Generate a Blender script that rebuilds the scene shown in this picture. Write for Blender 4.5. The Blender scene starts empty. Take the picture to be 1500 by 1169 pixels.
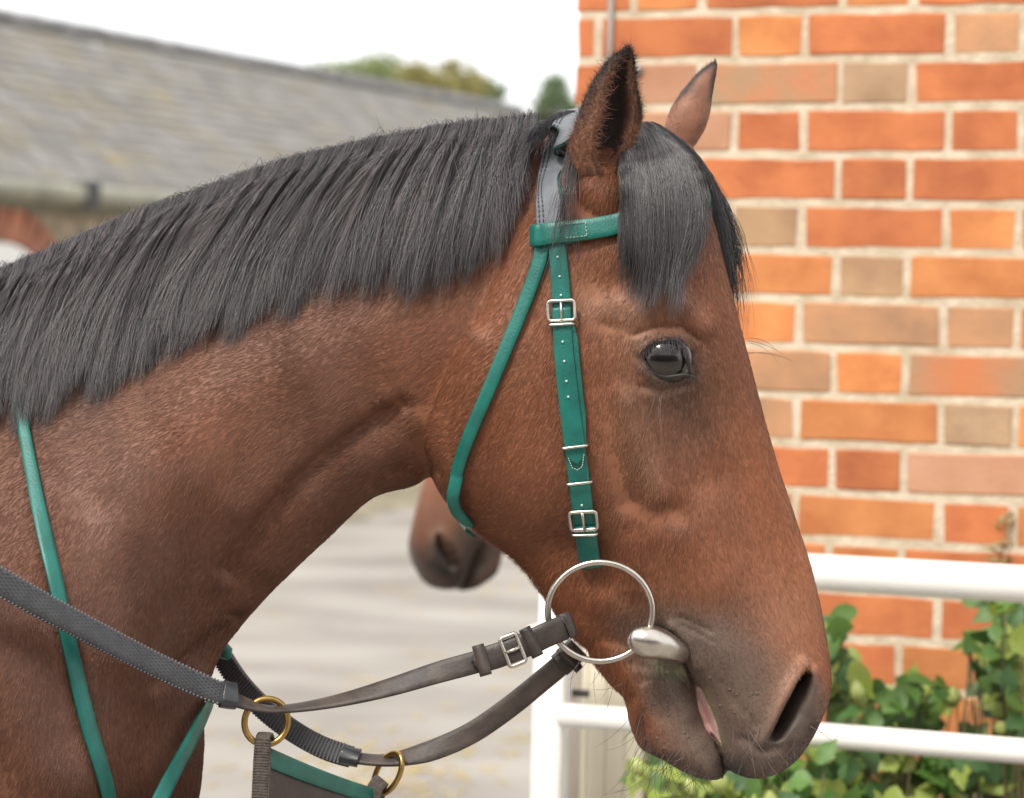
import bpy, bmesh, math, random
import numpy as np
from mathutils import Vector, Matrix, noise as mnoise

random.seed(7)
rng = np.random.default_rng(11)
scene = bpy.context.scene
COL = scene.collection

# ------------------------------------------------------------------ camera
F, CX, CY = 3600.0, 750.0, 450.0        # focal length and principal point in photo pixels
D, ZC, ROLL = 2.232, 1.60, math.radians(1.3)
cam_d = bpy.data.cameras.new('camera'); cam = bpy.data.objects.new('camera', cam_d); COL.objects.link(cam)
cam_d.sensor_width = 36.0; cam_d.lens = F / 1500.0 * 36.0
cam_d.shift_x = 0.0; cam_d.shift_y = -(584.5 - CY) / 1500.0
cam_d.clip_start = 0.05; cam_d.clip_end = 3000.0
RIGHT = Vector((math.cos(ROLL), 0, math.sin(ROLL))); UP = Vector((-math.sin(ROLL), 0, math.cos(ROLL))); FWD = Vector((0, 1, 0))
cam.matrix_world = Matrix(((RIGHT.x, UP.x, 0, 0), (0, 0, -1, -D), (RIGHT.z, UP.z, 0, ZC), (0, 0, 0, 1)))
cam_d.dof.use_dof = True; cam_d.dof.focus_distance = D - 0.075; cam_d.dof.aperture_fstop = 6.6
scene.camera = cam

# ------------------------------------------------------------------ sky, sun, exposure
SUN_EL, SUN_AZ = math.radians(50), math.radians(212)     # azimuth clockwise from +Y: behind the camera, to its left
world = bpy.data.worlds.new('World'); scene.world = world; world.use_nodes = True
wn = world.node_tree.nodes; wl = world.node_tree.links
bg = wn['Background']
sky = wn.new('ShaderNodeTexSky'); sky.sky_type = 'NISHITA'; sky.sun_disc = False
sky.sun_elevation = SUN_EL; sky.sun_rotation = SUN_AZ; sky.air_density = 1.0; sky.dust_density = 2.0
tcw = wn.new('ShaderNodeTexCoord')
cn = wn.new('ShaderNodeTexNoise'); cn.inputs['Scale'].default_value = 2.2; cn.inputs['Detail'].default_value = 5
wl.new(tcw.outputs['Generated'], cn.inputs['Vector'])
cr = wn.new('ShaderNodeValToRGB'); cr.color_ramp.elements[0].color = (10.0, 10.15, 10.4, 1); cr.color_ramp.elements[1].color = (12.2, 12.1, 12.0, 1)
wl.new(cn.outputs['Fac'], cr.inputs['Fac'])
mixw = wn.new('ShaderNodeMix'); mixw.data_type = 'RGBA'; mixw.inputs['Factor'].default_value = 0.9
wl.new(sky.outputs['Color'], mixw.inputs['A']); wl.new(cr.outputs['Color'], mixw.inputs['B'])
wl.new(mixw.outputs['Result'], bg.inputs['Color']); bg.inputs['Strength'].default_value = 0.085
sun_d = bpy.data.lights.new('sun', 'SUN'); sun = bpy.data.objects.new('sun', sun_d); COL.objects.link(sun)
sun_d.energy = 2.1; sun_d.angle = math.radians(14); sun_d.color = (1.0, 0.95, 0.87)
sd = Vector((math.sin(SUN_AZ) * math.cos(SUN_EL), math.cos(SUN_AZ) * math.cos(SUN_EL), math.sin(SUN_EL)))
sun.rotation_euler = sd.to_track_quat('Z', 'Y').to_euler(); sun.location = sd * 20
vs = scene.view_settings
vs.view_transform = 'Standard'; vs.look = 'None'; vs.exposure = 0.80; vs.gamma = 1.0; vs.use_curve_mapping = False
scene.render.engine = 'CYCLES'
cy = scene.cycles
cy.use_denoising = True; cy.denoiser = 'OPENIMAGEDENOISE'; cy.denoising_input_passes = 'RGB_ALBEDO_NORMAL'
cy.max_bounces = 6; cy.diffuse_bounces = 3; cy.glossy_bounces = 3; cy.transmission_bounces = 5; cy.transparent_max_bounces = 8
cy.use_adaptive_sampling = False; cy.sample_clamp_indirect = 6.0
scene.cycles_curves.shape = 'RIBBONS'; scene.cycles_curves.subdivisions = 1

# ------------------------------------------------------------------ helpers
CAM = Vector((0, -D, ZC))
def W(px, py, y=0.0):
    """world point that stands at depth y and shows at photo pixel (px, py)"""
    px, py, y = float(px), float(py), float(y); d = y + D
    return CAM + d * ((px - CX) / F * RIGHT + (CY - py) / F * UP + FWD)
def WA(a, y=0.0):
    a = np.asarray(a, float); d = np.asarray(y, float) + D
    u = (a[..., 0] - CX) / F; v = (CY - a[..., 1]) / F
    x = d * (u * RIGHT.x + v * UP.x); z = ZC + d * (u * RIGHT.z + v * UP.z)
    return np.stack([x, d - D + np.zeros_like(x), z], -1)
PX = D / F                                   # metres per photo pixel at the horse
def s2l(c):
    return tuple((v / 255 / 12.92 if v / 255 <= 0.04045 else ((v / 255 + 0.055) / 1.055) ** 2.4) for v in c)
def sstep(a, b, x):
    t = np.clip((x - a) / (b - a), 0, 1); return t * t * (3 - 2 * t)

def nodes_of(m): return m.node_tree.nodes, m.node_tree.links
def mat(name, col=(0.5, 0.5, 0.5), rough=0.6, metal=0.0, spec=0.5, var=0.0, scale=20.0, bump=0.0, bscale=60.0, coat=0.0, sheen=0.0, detail=4.0, col2=None, stretch=None, trans=0.0, rand=0.0):
    m = bpy.data.materials.new(name); m.use_nodes = True
    n, l = nodes_of(m); b = n['Principled BSDF']
    b.inputs['Base Color'].default_value = (*col, 1); b.inputs['Roughness'].default_value = rough
    b.inputs['Metallic'].default_value = metal; b.inputs['Specular IOR Level'].default_value = spec
    b.inputs['Coat Weight'].default_value = coat; b.inputs['Sheen Weight'].default_value = sheen
    tc = n.new('ShaderNodeTexCoord'); vec = tc.outputs['Object']
    if rand:
        oi = n.new('ShaderNodeObjectInfo'); ml = n.new('ShaderNodeMath'); ml.operation = 'MULTIPLY'; ml.inputs[1].default_value = 37.0
        l.new(oi.outputs['Random'], ml.inputs[0]); ad = n.new('ShaderNodeVectorMath'); ad.operation = 'ADD'
        l.new(vec, ad.inputs[0]); l.new(ml.outputs[0], ad.inputs[1]); vec = ad.outputs[0]
    if stretch:
        mp = n.new('ShaderNodeMapping'); mp.inputs['Scale'].default_value = stretch; l.new(vec, mp.inputs['Vector']); vec = mp.outputs[0]
    if var or col2:
        tn = n.new('ShaderNodeTexNoise'); tn.inputs['Scale'].default_value = scale; tn.inputs['Detail'].default_value = detail
        l.new(vec, tn.inputs['Vector'])
        rp = n.new('ShaderNodeValToRGB'); rp.color_ramp.elements[0].position = 0.32; rp.color_ramp.elements[1].position = 0.68
        c2 = col2 if col2 else tuple(min(1, c * (1 + var)) for c in col)
        c1 = col if col2 else tuple(c * (1 - var) for c in col)
        rp.color_ramp.elements[0].color = (*c1, 1); rp.color_ramp.elements[1].color = (*c2, 1)
        l.new(tn.outputs['Fac'], rp.inputs['Fac'])
        out = rp.outputs['Color']
        if rand:
            hs = n.new('ShaderNodeHueSaturation'); mr = n.new('ShaderNodeMapRange')
            mr.inputs['To Min'].default_value = 1 - rand; mr.inputs['To Max'].default_value = 1 + rand
            l.new(oi.outputs['Random'], mr.inputs['Value']); l.new(mr.outputs[0], hs.inputs['Value']); l.new(out, hs.inputs['Color']); out = hs.outputs['Color']
        l.new(out, b.inputs['Base Color'])
    if bump:
        bn = n.new('ShaderNodeTexNoise'); bn.inputs['Scale'].default_value = bscale; bn.inputs['Detail'].default_value = 5
        l.new(vec, bn.inputs['Vector']); bp = n.new('ShaderNodeBump'); bp.inputs['Strength'].default_value = bump; bp.inputs['Distance'].default_value = 0.004
        l.new(bn.outputs['Fac'], bp.inputs['Height']); l.new(bp.outputs['Normal'], b.inputs['Normal'])
    if trans:
        tb = n.new('ShaderNodeBsdfTranslucent'); mx = n.new('ShaderNodeMixShader'); mx.inputs[0].default_value = trans
        if var or col2: l.new(out, tb.inputs['Color'])
        else: tb.inputs['Color'].default_value = (*col, 1)
        l.new(b.outputs[0], mx.inputs[1]); l.new(tb.outputs[0], mx.inputs[2]); l.new(mx.outputs[0], n['Material Output'].inputs['Surface'])
    return m

def tag(o, label=None, cat=None, group=None, kind=None):
    if label: o['label'] = label
    if cat: o['category'] = cat
    if group: o['group'] = group
    if kind: o['kind'] = kind
    return o
def empty(name, loc):
    o = bpy.data.objects.new(name, None); COL.objects.link(o); o.location = loc; o.empty_display_size = 0.05
    return o
def adopt(o, parent):
    """parent o keeping its world placement (all thing roots are pure translations)"""
    if parent is None: return o
    o.parent = parent
    t = Vector((0, 0, 0)); p = parent
    while p is not None: t += p.location; p = p.parent
    o.location = o.location - t
    return o
def link(name, me, parent=None, m=None, smooth=True, loc=None):
    o = bpy.data.objects.new(name, me); COL.objects.link(o)
    if m is not None:
        me.materials.clear(); me.materials.append(m)
    if smooth and len(me.polygons): me.polygons.foreach_set('use_smooth', np.ones(len(me.polygons), bool))
    if loc is not None: o.location = loc
    return adopt(o, parent)
def np_mesh(name, v, q, cols=None):
    v = np.asarray(v, np.float32); q = np.asarray(q, np.int32); k = q.shape[1]
    me = bpy.data.meshes.new(name)
    me.vertices.add(len(v)); me.vertices.foreach_set('co', v.ravel())
    me.loops.add(q.size); me.loops.foreach_set('vertex_index', q.ravel())
    me.polygons.add(len(q)); me.polygons.foreach_set('loop_start', np.arange(0, q.size, k, dtype=np.int32))
    me.polygons.foreach_set('loop_total', np.full(len(q), k, np.int32))
    me.update(calc_edges=True); me.validate()
    if cols is not None:
        a = me.color_attributes.new('Col', 'FLOAT_COLOR', 'POINT')
        c = np.ones((len(v), 4), np.float32); c[:, :3] = cols; a.data.foreach_set('color', c.ravel())
    return me
class MB:
    """collects simple solids into one mesh"""
    def __init__(s): s.v = []; s.f = []
    def add(s, v, f):
        k = len(s.v); s.v += [tuple(p) for p in v]; s.f += [tuple(i + k for i in q) for q in f]; return s
    def box(s, c, sx, sy, sz, X=(1, 0, 0), Y=(0, 1, 0), Z=(0, 0, 1)):
        c, X, Y, Z = Vector(c), Vector(X), Vector(Y), Vector(Z); v = []
        for a in (-1, 1):
            for b in (-1, 1):
                for d in (-1, 1): v.append(c + X * (a * sx / 2) + Y * (b * sy / 2) + Z * (d * sz / 2))
        return s.add(v, [(0, 1, 3, 2), (4, 6, 7, 5), (0, 4, 5, 1), (2, 3, 7, 6), (0, 2, 6, 4), (1, 5, 7, 3)])
    def tube(s, pts, r, n=10, closed=False, cap=True):
        pts = [Vector(p) for p in pts]; k = len(pts); rr = r if hasattr(r, '__len__') else [r] * k
        up = None; v = []; f = []
        for i, p in enumerate(pts):
            a = pts[(i - 1) % k] if (closed or i > 0) else p; b = pts[(i + 1) % k] if (closed or i < k - 1) else p
            t = (b - a).normalized()
            if up is None:
                up = t.orthogonal().normalized()
            up = (up - t * up.dot(t)).normalized(); w = t.cross(up)
            for j in range(n):
                an = 2 * math.pi * j / n; v.append(p + (up * math.cos(an) + w * math.sin(an)) * rr[i])
        m = k if closed else k - 1
        if closed:   # find best ring offset for the seam
            best = min(range(n), key=lambda o: (v[(k - 1) * n] - v[o]).length)
        for i in range(m):
            for j in range(n):
                o = best if (closed and i == k - 1) else 0
                i2 = (i + 1) % k
                f.append((i * n + j, i * n + (j + 1) % n, i2 * n + (j + 1 + o) % n, i2 * n + (j + o) % n))
        if cap and not closed:
            f.append(tuple(range(n - 1, -1, -1))); f.append(tuple((k - 1) * n + j for j in range(n)))
        return s.add(v, f)
    def build(s, name, m, parent=None, smooth=False, loc=None, bevel=0.0):
        me = bpy.data.meshes.new(name)
        vv = s.v
        if loc is not None: vv = [tuple(Vector(p) - Vector(loc)) for p in s.v]
        me.from_pydata(vv, [], s.f); me.update()
        if bevel:
            bm = bmesh.new(); bm.from_mesh(me)
            bmesh.ops.recalc_face_normals(bm, faces=bm.faces[:])
            bmesh.ops.bevel(bm, geom=bm.edges[:], offset=bevel, segments=2, affect='EDGES', profile=0.6); bm.to_mesh(me); bm.free()
        else:
            bm = bmesh.new(); bm.from_mesh(me); bmesh.ops.recalc_face_normals(bm, faces=bm.faces[:]); bm.to_mesh(me); bm.free()
        return link(name, me, parent, m, smooth, loc)
def catmull(P, n):
    """resample rows of P along a Catmull-Rom spline, n samples"""
    P = np.asarray(P, float); k = len(P)
    t = np.linspace(0, k - 1, n); i = np.clip(t.astype(int), 0, k - 2); u = (t - i)[:, None]
    Pm = P[np.clip(i - 1, 0, k - 1)]; P0 = P[i]; P1 = P[i + 1]; P2 = P[np.clip(i + 2, 0, k - 1)]
    return 0.5 * ((2 * P0) + (P1 - Pm) * u + (2 * Pm - 5 * P0 + 4 * P1 - P2) * u ** 2 + (3 * P0 - Pm - 3 * P1 + P2) * u ** 3)
def pl_dist(xz, pts):
    """distance of points (n,2) to a polyline, and parameter 0..1 of the nearest place"""
    pts = np.asarray(pts, float); best = np.full(len(xz), 1e9); par = np.zeros(len(xz)); k = len(pts) - 1
    for i in range(k):
        a, b = pts[i], pts[i + 1]; ab = b - a
        t = np.clip(((xz - a) @ ab) / max(1e-12, ab @ ab), 0, 1)
        d = np.hypot(*(xz - (a + t[:, None] * ab)).T); m = d < best
        best[m] = d[m]; par[m] = (i + t[m]) / k
    return best, par
def poly_sd(xz, pts):
    """signed distance to a polygon, negative inside"""
    pts = np.asarray(pts, float); d, _ = pl_dist(xz, np.vstack([pts, pts[:1]]))
    ins = np.zeros(len(xz), bool); j = len(pts) - 1
    for i in range(len(pts)):
        xi, zi = pts[i]; xj, zj = pts[j]
        c = ((zi > xz[:, 1]) != (zj > xz[:, 1])) & (xz[:, 0] < (xj - xi) * (xz[:, 1] - zi) / (zj - zi + 1e-15) + xi)
        ins ^= c; j = i
    return np.where(ins, -d, d)
def hair(name, P, rad, m, parent, tint=None, kind=None):
    """P (n, k, 3) strands -> one hair curves object"""
    n, k, _ = P.shape
    hc = bpy.data.hair_curves.new(name); hc.add_curves([k] * n)
    hc.attributes['position'].data.foreach_set('vector', np.ascontiguousarray(P, np.float32).ravel())
    r = hc.attributes.get('radius') or hc.attributes.new('radius', 'FLOAT', 'POINT')
    r.data.foreach_set('value', np.ascontiguousarray(np.broadcast_to(rad, (n, k)), np.float32).ravel())
    if tint is not None:
        a = hc.attributes.new('tint', 'FLOAT_COLOR', 'CURVE'); c = np.ones((n, 4), np.float32); c[:, :3] = tint
        a.data.foreach_set('color', c.ravel())
    hc.materials.append(m)
    o = bpy.data.objects.new(name, hc); COL.objects.link(o)
    if kind: o['kind'] = kind
    return adopt(o, parent)

# ================================================================== THE SETTING
# ------------------------------------------------------------------ ground
m_ground = mat('yard_concrete', (0.20, 0.175, 0.148), 0.75, col2=(0.33, 0.30, 0.265), scale=1.3, detail=8, bump=0.5, bscale=9, stretch=(0.75, 1.15, 1))
gm = bpy.data.meshes.new('ground')
gm.from_pydata([(-400, -40, 0), (400, -40, 0), (400, 900, 0), (-400, 900, 0)], [], [(0, 1, 2, 3)]); gm.update()
tag(link('ground', gm, None, m_ground, False), kind='structure')
# strewn straw
m_straw = mat('straw', (0.52, 0.40, 0.16), 0.7, var=0.25, scale=40)
mb = MB()
for i in range(200):
    px, py = random.gauss(700, 120), random.uniform(840, 1180)
    if random.random() < .5: px, py = random.gauss(560, 90), random.gauss(1120, 25)
    d = F * ZC / (py - CY); p = Vector(((px - CX) / F * d, d - D, 0.006)); a = random.uniform(0, math.pi); L = random.uniform(.04, .12)
    mb.box(p, L, .006, .004, (math.cos(a), math.sin(a), 0), (-math.sin(a), math.cos(a), 0))
tag(mb.build('straw', m_straw), 'scattered yellow straw lying on the pale yard', 'straw', kind='stuff')
# grassy verge in front of the long building
m_verge = mat('verge_grass', (0.15, 0.13, 0.08), 0.9, col2=(0.28, 0.24, 0.17), scale=3, detail=8, bump=1.0, bscale=6)

# ------------------------------------------------------------------ far building with a slate roof
TB = Vector((0.452, 0.892, 0)).normalized(); NB = Vector((TB.y, -TB.x, 0))
E0 = W(0, 268, 18 - D); E0.z = 0
EAVE, RIDGE, RUN = 2.43, 4.13, 3.0
S0, S1 = -3.0, 14.2
def B(s, out, z): return E0 + TB * s + NB * out + Vector((0, 0, z))
bld = empty('stable_block', B(6, -1.5, 0))
tag(bld, 'long low stable block with a mottled grey slate roof and flint wall', 'building')
m_flint = mat('flint_wall', (0.20, 0.165, 0.12), 0.9, col2=(0.46, 0.36, 0.25), scale=7, detail=7, bump=1.0, bscale=14)
mb = MB()
mb.add([B(S0, 0, 0), B(S1, 0, 0), B(S1, -2 * RUN, 0), B(S0, -2 * RUN, 0), B(S0, 0, EAVE), B(S1, 0, EAVE), B(S1, -2 * RUN, EAVE), B(S0, -2 * RUN, EAVE),
        B(S0, -RUN, RIDGE - .06), B(S1, -RUN, RIDGE - .06)],
       [(0, 1, 5, 4), (2, 3, 7, 6), (1, 2, 6, 9, 5), (3, 0, 4, 8, 7), (4, 5, 9, 8), (6, 7, 8, 9), (0, 3, 2, 1)])
mb.build('wall', m_flint, bld)
m_slate = bpy.data.materials.new('roof_slate'); m_slate.use_nodes = True
n, l = nodes_of(m_slate); b = n['Principled BSDF']; b.inputs['Roughness'].default_value = 0.6
at = n.new('ShaderNodeVertexColor'); at.layer_name = 'Col'
tc = n.new('ShaderNodeTexCoord'); tn = n.new('ShaderNodeTexNoise'); tn.inputs['Scale'].default_value = 1.6; tn.inputs['Detail'].default_value = 7; l.new(tc.outputs['Object'], tn.inputs['Vector'])
rp = n.new('ShaderNodeValToRGB'); rp.color_ramp.elements[0].position = .5; rp.color_ramp.elements[1].position = .72
l.new(tn.outputs['Fac'], rp.inputs['Fac'])
mx = n.new('ShaderNodeMix'); mx.data_type = 'RGBA'; mx.inputs['B'].default_value = (0.25, 0.22, 0.155, 1)
l.new(rp.outputs['Color'], mx.inputs['Factor']); l.new(at.outputs['Color'], mx.inputs['A']); l.new(mx.outputs['Result'], b.inputs['Base Color'])
vv = []; ff = []; cc = []
dz = RIDGE - EAVE; slope = Vector((0, 0, 0)) - NB * RUN + Vector((0, 0, dz)); SL = slope.length; su = slope / SL; sn = TB.cross(su); sn = sn if sn.z > 0 else -sn
row = 0; a = -0.12
while a < SL:
    s = S0 - .1 + (row % 2) * .13
    while s < S1:
        g = random.uniform(.8, 1.15); c = (0.26 * g, 0.245 * g, 0.222 * g)
        r = random.random()
        if r < .004: c = (0.36, 0.29, 0.17)
        elif r < .15: c = (0.26 * g, 0.235 * g, 0.19 * g)
        o = B(s, 0, EAVE) + su * a; tlt = random.uniform(.003, .016); L = .36; wd = .252
        pts = [o + sn * (tlt + .012), o + TB * wd + sn * (tlt + .012), o + TB * wd + su * L + sn * .006, o + su * L + sn * .006, o + sn * tlt, o + TB * wd + sn * tlt]
        k = len(vv); vv += [tuple(p) for p in pts]; ff += [(k, k + 1, k + 2, k + 3), (k + 4, k + 5, k + 1, k)]; cc += [c] * 6
        s += .26
    a += .2; row += 1
o = link('slates', np_mesh('slates', vv, ff, cc), bld, m_slate, False); o['kind'] = 'stuff'
m_ridge = mat('ridge_tile', (0.17, 0.165, 0.16), 0.8, var=.35, scale=4)
for i in range(38):
    s = S0 + i * .455
    mb = MB()
    for k2 in range(2):
        c = B(s + k2 * .44, -RUN, RIDGE)
        for j in range(9):
            an = math.pi * (j / 8); rr = .13 + .01 * k2
            mb.v.append(tuple(c + NB * (math.cos(an) * rr) + Vector((0, 0, math.sin(an) * rr - .02))))
    for j in range(8): mb.f.append((j, j + 1, 9 + j + 1, 9 + j))
    mb.build('ridge_tile', m_ridge, bld)
m_gutter = mat('gutter_paint', (0.25, 0.24, 0.185), 0.6, var=.25, scale=3)
mb = MB(); pts = [B(S0, .16, EAVE - .06), B(S1, .16, EAVE - .06)]
mb.tube(pts, .085, 12); mb.box((pts[0] + pts[1]) / 2 + NB * -.09 + Vector((0, 0, -.02)), (pts[1] - pts[0]).length, .04, .2, TB, NB)
g = mb.build('gutter', m_gutter, bld)
m_dark = mat('dark_iron', (0.05, 0.05, 0.05), 0.6)
for s in (0.8, 4.6, 8.4):
    MB().box(B(s, .17, EAVE - .05), .12, .2, .2, TB, NB).build('gutter_bracket', m_dark, bld)
# brick arch over a white boarded door head
m_farbrick = mat('far_brick', (0.36, 0.15, 0.09), 0.85, var=.25, scale=5, rand=.2)
m_white = mat('white_paint', (0.80, 0.79, 0.75), 0.35, var=.04, scale=14, bump=.08, bscale=40)
ac = 0.0
for i in range(13):
    an = math.radians(18 + 144 * i / 12); R1, R2 = .66, .92
    ca = B(ac, .012, 1.35); X = TB * math.cos(an) + Vector((0, 0, math.sin(an))); Y = -TB * math.sin(an) + Vector((0, 0, math.cos(an)))
    MB().box(ca + X * (R1 + R2) / 2, R2 - R1, .145, .05, X, Y, NB).build('arch_brick', m_farbrick, bld)
door = MB(); pr = [B(ac - .62, .05, 0)] + [B(ac + .64 * math.cos(a), .05, 1.35 + .64 * math.sin(a)) for a in np.linspace(math.pi * .9, math.pi * .1, 12)] + [B(ac + .62, .05, 0)]
k = len(pr); door.add(pr + [p - NB * .06 for p in pr], [tuple(range(k)), tuple(range(2 * k - 1, k - 1, -1))] + [(i, (i + 1) % k, k + (i + 1) % k, k + i) for i in range(k)])
door.build('door', m_white, bld)
# verge mound
mb = MB(); nx = 60
for i in range(nx + 1):
    s = S0 + (S1 - S0 + 3) * i / nx
    for j in range(5):
        o_ = .15 + j * .55; h = [.30, .26, .2, .1, -.05][j] + .05 * math.sin(s * 3.1 + j) + random.uniform(-.03, .03)
        mb.v.append(tuple(B(s, o_, h)))
for i in range(nx):
    for j in range(4): mb.f.append((i * 5 + j, i * 5 + j + 1, i * 5 + j + 6, i * 5 + j + 5))
tag(mb.build('grass_verge', m_verge, None, True), kind='structure')

# ------------------------------------------------------------------ stable range added out of view behind the camera, for the eye to reflect
rng_b = empty('added_range', (0, -9, 0)); tag(rng_b, 'added unseen dark boarded range with a tiled roof behind the camera, for the horse eye to reflect', 'building')
m_board = mat('dark_boards', (0.10, 0.075, 0.055), .8, var=.3, scale=3, stretch=(6, 1, .3))
MB().box((0, -11, 1.5), 26, 4, 3.0).build('wall', m_board, rng_b)
MB().add([(-13.3, -8.6, 2.9), (13.3, -8.6, 2.9), (13.3, -11, 4.6), (-13.3, -11, 4.6), (-13.3, -13.4, 2.9), (13.3, -13.4, 2.9)], [(0, 1, 2, 3), (3, 2, 5, 4), (0, 3, 4), (1, 5, 2), (0, 4, 5, 1)]).build('roof', mat('roof_tiles', (.16, .075, .05), .85, var=.3, scale=4), rng_b)
for x_ in (-9, -5, -1, 3, 7):
    MB().box((x_, -8.97, 1.1), 1.2, .08, 2.2).build('door', m_board if False else mat('stable_door', (.03, .06, .045), .6, var=.2, scale=5), rng_b)

# ------------------------------------------------------------------ trees beyond the roof
def tree(px, py, d, rx, rz, label, greens, conifer=False):
    top = W(px, py, d - D); base = Vector((top.x, top.y, 0)); root = empty('tree', base)
    tag(root, label, 'tree', 'trees beyond the slate roof')
    m_bark = mat('bark', (0.12, 0.09, 0.06), .9, var=.3, scale=8)
    H = top.z
    mb = MB(); mb.tube([base, base + Vector((.05, 0, H * .5)), base + Vector((0, 0, H * .93))], [.16, .11, .03], 8)
    for i in range(9):
        a = random.uniform(0, 6.28); z = H * random.uniform(.5, .85)
        mb.tube([base + Vector((0, 0, z)), base + Vector((math.cos(a) * rx * .45, math.sin(a) * rx * .45, z + .3)), base + Vector((math.cos(a) * rx * .8, math.sin(a) * rx * .8, z + .45))], [.05, .03, .012], 6)
    mb.build('trunk', m_bark, root, True)
    m_leaf = mat('tree_leaf', greens[0], .6, col2=greens[1], scale=2.5, trans=.5)
    v = []; f = []
    cl = []
    for i in range(34):
        while True:
            q = Vector((random.uniform(-1, 1), random.uniform(-1, 1), random.uniform(-1, 1)))
            if q.length < 1: break
        k_ = 1 - .85 * (q.z * .5 + .5) if conifer else 1
        cl.append((Vector((q.x * rx * k_, q.y * rx * k_, q.z * rz)), random.uniform(.22, .42) * rx * (.7 if conifer else 1)))
    cc_ = base + Vector((0, 0, H - rz))
    for c, r in cl:
        for i in range(230):
            q = Vector((random.gauss(0, .5), random.gauss(0, .5), random.gauss(0, .4))) * r
            p = cc_ + c + q; a = Vector((random.gauss(0, 1), random.gauss(0, 1), random.gauss(0, 1))).normalized(); bb = a.orthogonal().normalized()
            s_ = random.uniform(.035, .07); k = len(v); e = a.cross(bb)
            v += [tuple(p - bb * s_), tuple(p + e * s_ * .6), tuple(p + bb * s_), tuple(p - e * s_ * .6)]; f.append((k, k + 1, k + 2, k + 3))
    link('crown', np_mesh('crown', v, f), root, m_leaf, False)
gA = [(0.20, 0.25, 0.10), (0.36, 0.40, 0.18)]; gB = [(0.28, 0.26, 0.09), (0.42, 0.38, 0.16)]; gC = [(0.15, 0.21, 0.11), (0.26, 0.33, 0.18)]
tree(514, 70, 45, .8, 1.2, 'rounded green tree top rising over the slate roof ridge', gA)
tree(566, 74, 46, .9, 1.1, 'broad pale green tree crown beside the rounded one over the roof', gA)
tree(645, 90, 44, .8, .9, 'yellowish green tree crown low over the roof ridge', gB)
tree(690, 102, 46, .55, .9, 'olive tree crown with sparse top behind the roof ridge', gB)
tree(722, 118, 45, .42, .8, 'small dark green tree top at the end of the roof', gC)
tree(815, 92, 48, .85, 1.6, 'pointed conifer between the roof end and the brick wall', gC, True)

# ------------------------------------------------------------------ brick wall
YAW = math.radians(19)
DX = Vector((math.cos(YAW), -math.sin(YAW), 0)); DN = Vector((-math.sin(YAW), -math.cos(YAW), 0))   # along the wall to the right; outward
C0 = W(840, 300, 3.97 - D); C0.z = 0
def wall_s(px, py):
    """(along, height) on the wall face for a photo pixel"""
    dr = (W(px, py, 1.0) - W(px, py, 0.0)); t = (C0 - CAM).dot(DN) / dr.dot(DN); p = CAM + dr * t
    return (p - C0).dot(DX), p.z
wall = empty('brick_wall', C0 + DX * .9)
tag(wall, 'orange red brick wall in Flemish bond with cream mortar', 'wall')
m_mortar = mat('lime_mortar', (0.48, 0.385, 0.265), .95, col2=(0.68, 0.58, 0.44), scale=30, detail=8, bump=.9, bscale=160)
CP = .075; ZR = wall_s(1285, 86)[1]          # a bed joint
WL = 1.75
MB().box(C0 + DX * (WL / 2 + .004) - DN * .1215 + Vector((0, 0, 1.5)), WL, .25, 3.0, DX, DN).build('mortar', m_mortar, wall)
def bmat(i, c1, c2, sc=14, stretch=None):
    return mat('brick_%s' % i, c1, .85, col2=c2, scale=sc, detail=9, bump=.35, bscale=140, rand=.16, stretch=stretch)
BM = {'red': bmat('red', (0.40, 0.115, 0.042), (0.56, 0.185, 0.065)), 'orange': bmat('orange', (0.47, 0.160, 0.050), (0.63, 0.25, 0.085)),
      'tan': bmat('tan', (0.32, 0.18, 0.10), (0.54, 0.27, 0.13), 10), 'buff': bmat('buff', (0.34, 0.20, 0.11), (0.48, 0.30, 0.16), 12),
      'grey': bmat('grey', (0.31, 0.19, 0.11), (0.44, 0.285, 0.165), 14), 'rose': bmat('rose', (0.46, 0.22, 0.12), (0.58, 0.31, 0.19), 9),
      'mottled': bmat('mottled', (0.34, 0.26, 0.16), (0.58, 0.20, 0.08), 9)}
def brick_mesh(L, var):
    bm = bmesh.new(); bmesh.ops.create_cube(bm, size=1.0)
    bmesh.ops.scale(bm, vec=(L - .0005, .10, .0634), verts=bm.verts)
    es = [e for e in bm.edges if abs(e.verts[0].co.x - e.verts[1].co.x) > .01]
    bmesh.ops.subdivide_edges(bm, edges=es, cuts=3 if L > .15 else 1)
    r = random.Random(var)
    for v in bm.verts:
        v.co.z += r.uniform(-.0016, .0014); v.co.x += r.uniform(-.0022, .0018)
        if v.co.y < 0: v.co.y += r.uniform(-.0005, .0006)
    bmesh.ops.bevel(bm, geom=[e for e in bm.edges if e.is_manifold and e.calc_face_angle(0) > .8], offset=.0028, segments=1, affect='EDGES')
    me = bpy.data.meshes.new('brick'); bm.to_mesh(me); bm.free(); return me
BMS = {}
ROTB = Matrix(((DX.x, -DN.x, 0), (DX.y, -DN.y, 0), (0, 0, 1))).to_4x4()
sA = wall_s(1176, 480)[0]; PIT = .3375
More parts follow.
